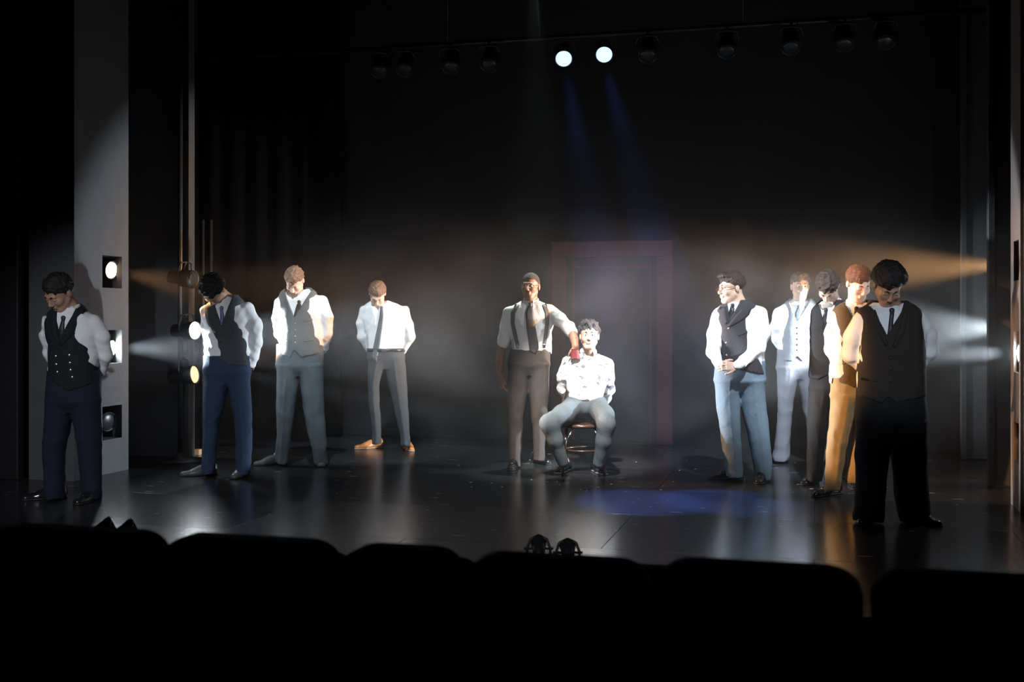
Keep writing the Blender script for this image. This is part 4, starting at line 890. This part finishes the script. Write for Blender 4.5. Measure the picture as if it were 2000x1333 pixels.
# held red cloth
T5, L5, sh5, surf5, h5 = HANDLES[4]
zc5 = floor_zc(914)
q = W(1123, 690, zc5-.33); rc = empty('red_cloth', 'small dark red folded cloth held in the standing man\'s fist on the seated man\'s shoulder', 'cloth', tuple(q), TH)
V = []; Fc = []; n = 24; ms = 9
for j in range(ms):
    t = j/(ms-1); zz = .035-.085*t; hwid = .028+.012*t
    for i in range(n):
        a = 2*PI*i/n; r = 1+.16*math.sin(5*a+t*1.5); V.append((hwid*math.cos(a)*r, (.016+.006*t)*math.sin(a)*r, zz+.006*math.sin(3*a)*t))
for j in range(ms-1):
    for i in range(n): Fc.append((j*n+i, j*n+(i+1) % n, (j+1)*n+(i+1) % n, (j+1)*n+i))
Fc += [tuple(range(n)), tuple(range((ms-1)*n, ms*n))[::-1]]
pydata('folds', V, Fc, mat('dark_red_cloth', (.15, .012, .014), .6, bump=.3), rc)

# ------------------------------------------------------------------ theatre haze
hm_ = bpy.data.materials.new('stage_haze'); hm_.use_nodes = True; nt = hm_.node_tree; nt.nodes.clear()
out = nd(nt, 'ShaderNodeOutputMaterial'); vs = nd(nt, 'ShaderNodeVolumeScatter'); vs.inputs['Anisotropy'].default_value = .35
tc = nd(nt, 'ShaderNodeTexCoord'); ns_ = nd(nt, 'ShaderNodeTexNoise'); ns_.inputs['Scale'].default_value = .9; ns_.inputs['Detail'].default_value = 3; ns_.inputs['Distortion'].default_value = .6
mr = nd(nt, 'ShaderNodeMapRange'); mr.inputs[1].default_value = .4; mr.inputs[2].default_value = .66; mr.inputs[3].default_value = .003; mr.inputs[4].default_value = .07
nt.links.new(tc.outputs['Object'], ns_.inputs['Vector']); nt.links.new(ns_.outputs[0], mr.inputs[0])
sx = nd(nt, 'ShaderNodeSeparateXYZ'); nt.links.new(tc.outputs['Object'], sx.inputs[0]); zr_ = nd(nt, 'ShaderNodeMapRange'); zr_.interpolation_type = 'SMOOTHSTEP'
for q_, v_ in ((1, 1.5), (2, 2.5), (3, 1.0), (4, .04)): zr_.inputs[q_].default_value = v_
nt.links.new(sx.outputs[2], zr_.inputs[0]); mu_ = nd(nt, 'ShaderNodeMath', operation='MULTIPLY'); nt.links.new(mr.outputs[0], mu_.inputs[0]); nt.links.new(zr_.outputs[0], mu_.inputs[1])
xr_ = nd(nt, 'ShaderNodeMapRange'); xr_.interpolation_type = 'SMOOTHSTEP'
for q_, v_ in ((1, -5.6), (2, -3.6), (3, .3), (4, 1)): xr_.inputs[q_].default_value = v_
nt.links.new(sx.outputs[0], xr_.inputs[0]); m3_ = nd(nt, 'ShaderNodeMath', operation='MULTIPLY'); nt.links.new(mu_.outputs[0], m3_.inputs[0]); nt.links.new(xr_.outputs[0], m3_.inputs[1])
yr_ = nd(nt, 'ShaderNodeMapRange'); yr_.interpolation_type = 'SMOOTHSTEP'
for q_, v_ in ((1, 8.4), (2, 10.6), (3, .15), (4, 1.15)): yr_.inputs[q_].default_value = v_
nt.links.new(sx.outputs[1], yr_.inputs[0]); m4_ = nd(nt, 'ShaderNodeMath', operation='MULTIPLY'); nt.links.new(m3_.outputs[0], m4_.inputs[0]); nt.links.new(yr_.outputs[0], m4_.inputs[1])
nt.links.new(m4_.outputs[0], vs.inputs['Density']); nt.links.new(vs.outputs[0], out.inputs['Volume'])
hz_ = boxo('stage_haze', (-8, 4, 8.4, 12.4, .01, 5.6), hm_); hz_['kind'] = 'stuff'; tag(hz_, 'thin drifting theatre haze catching the side light beams', 'haze')
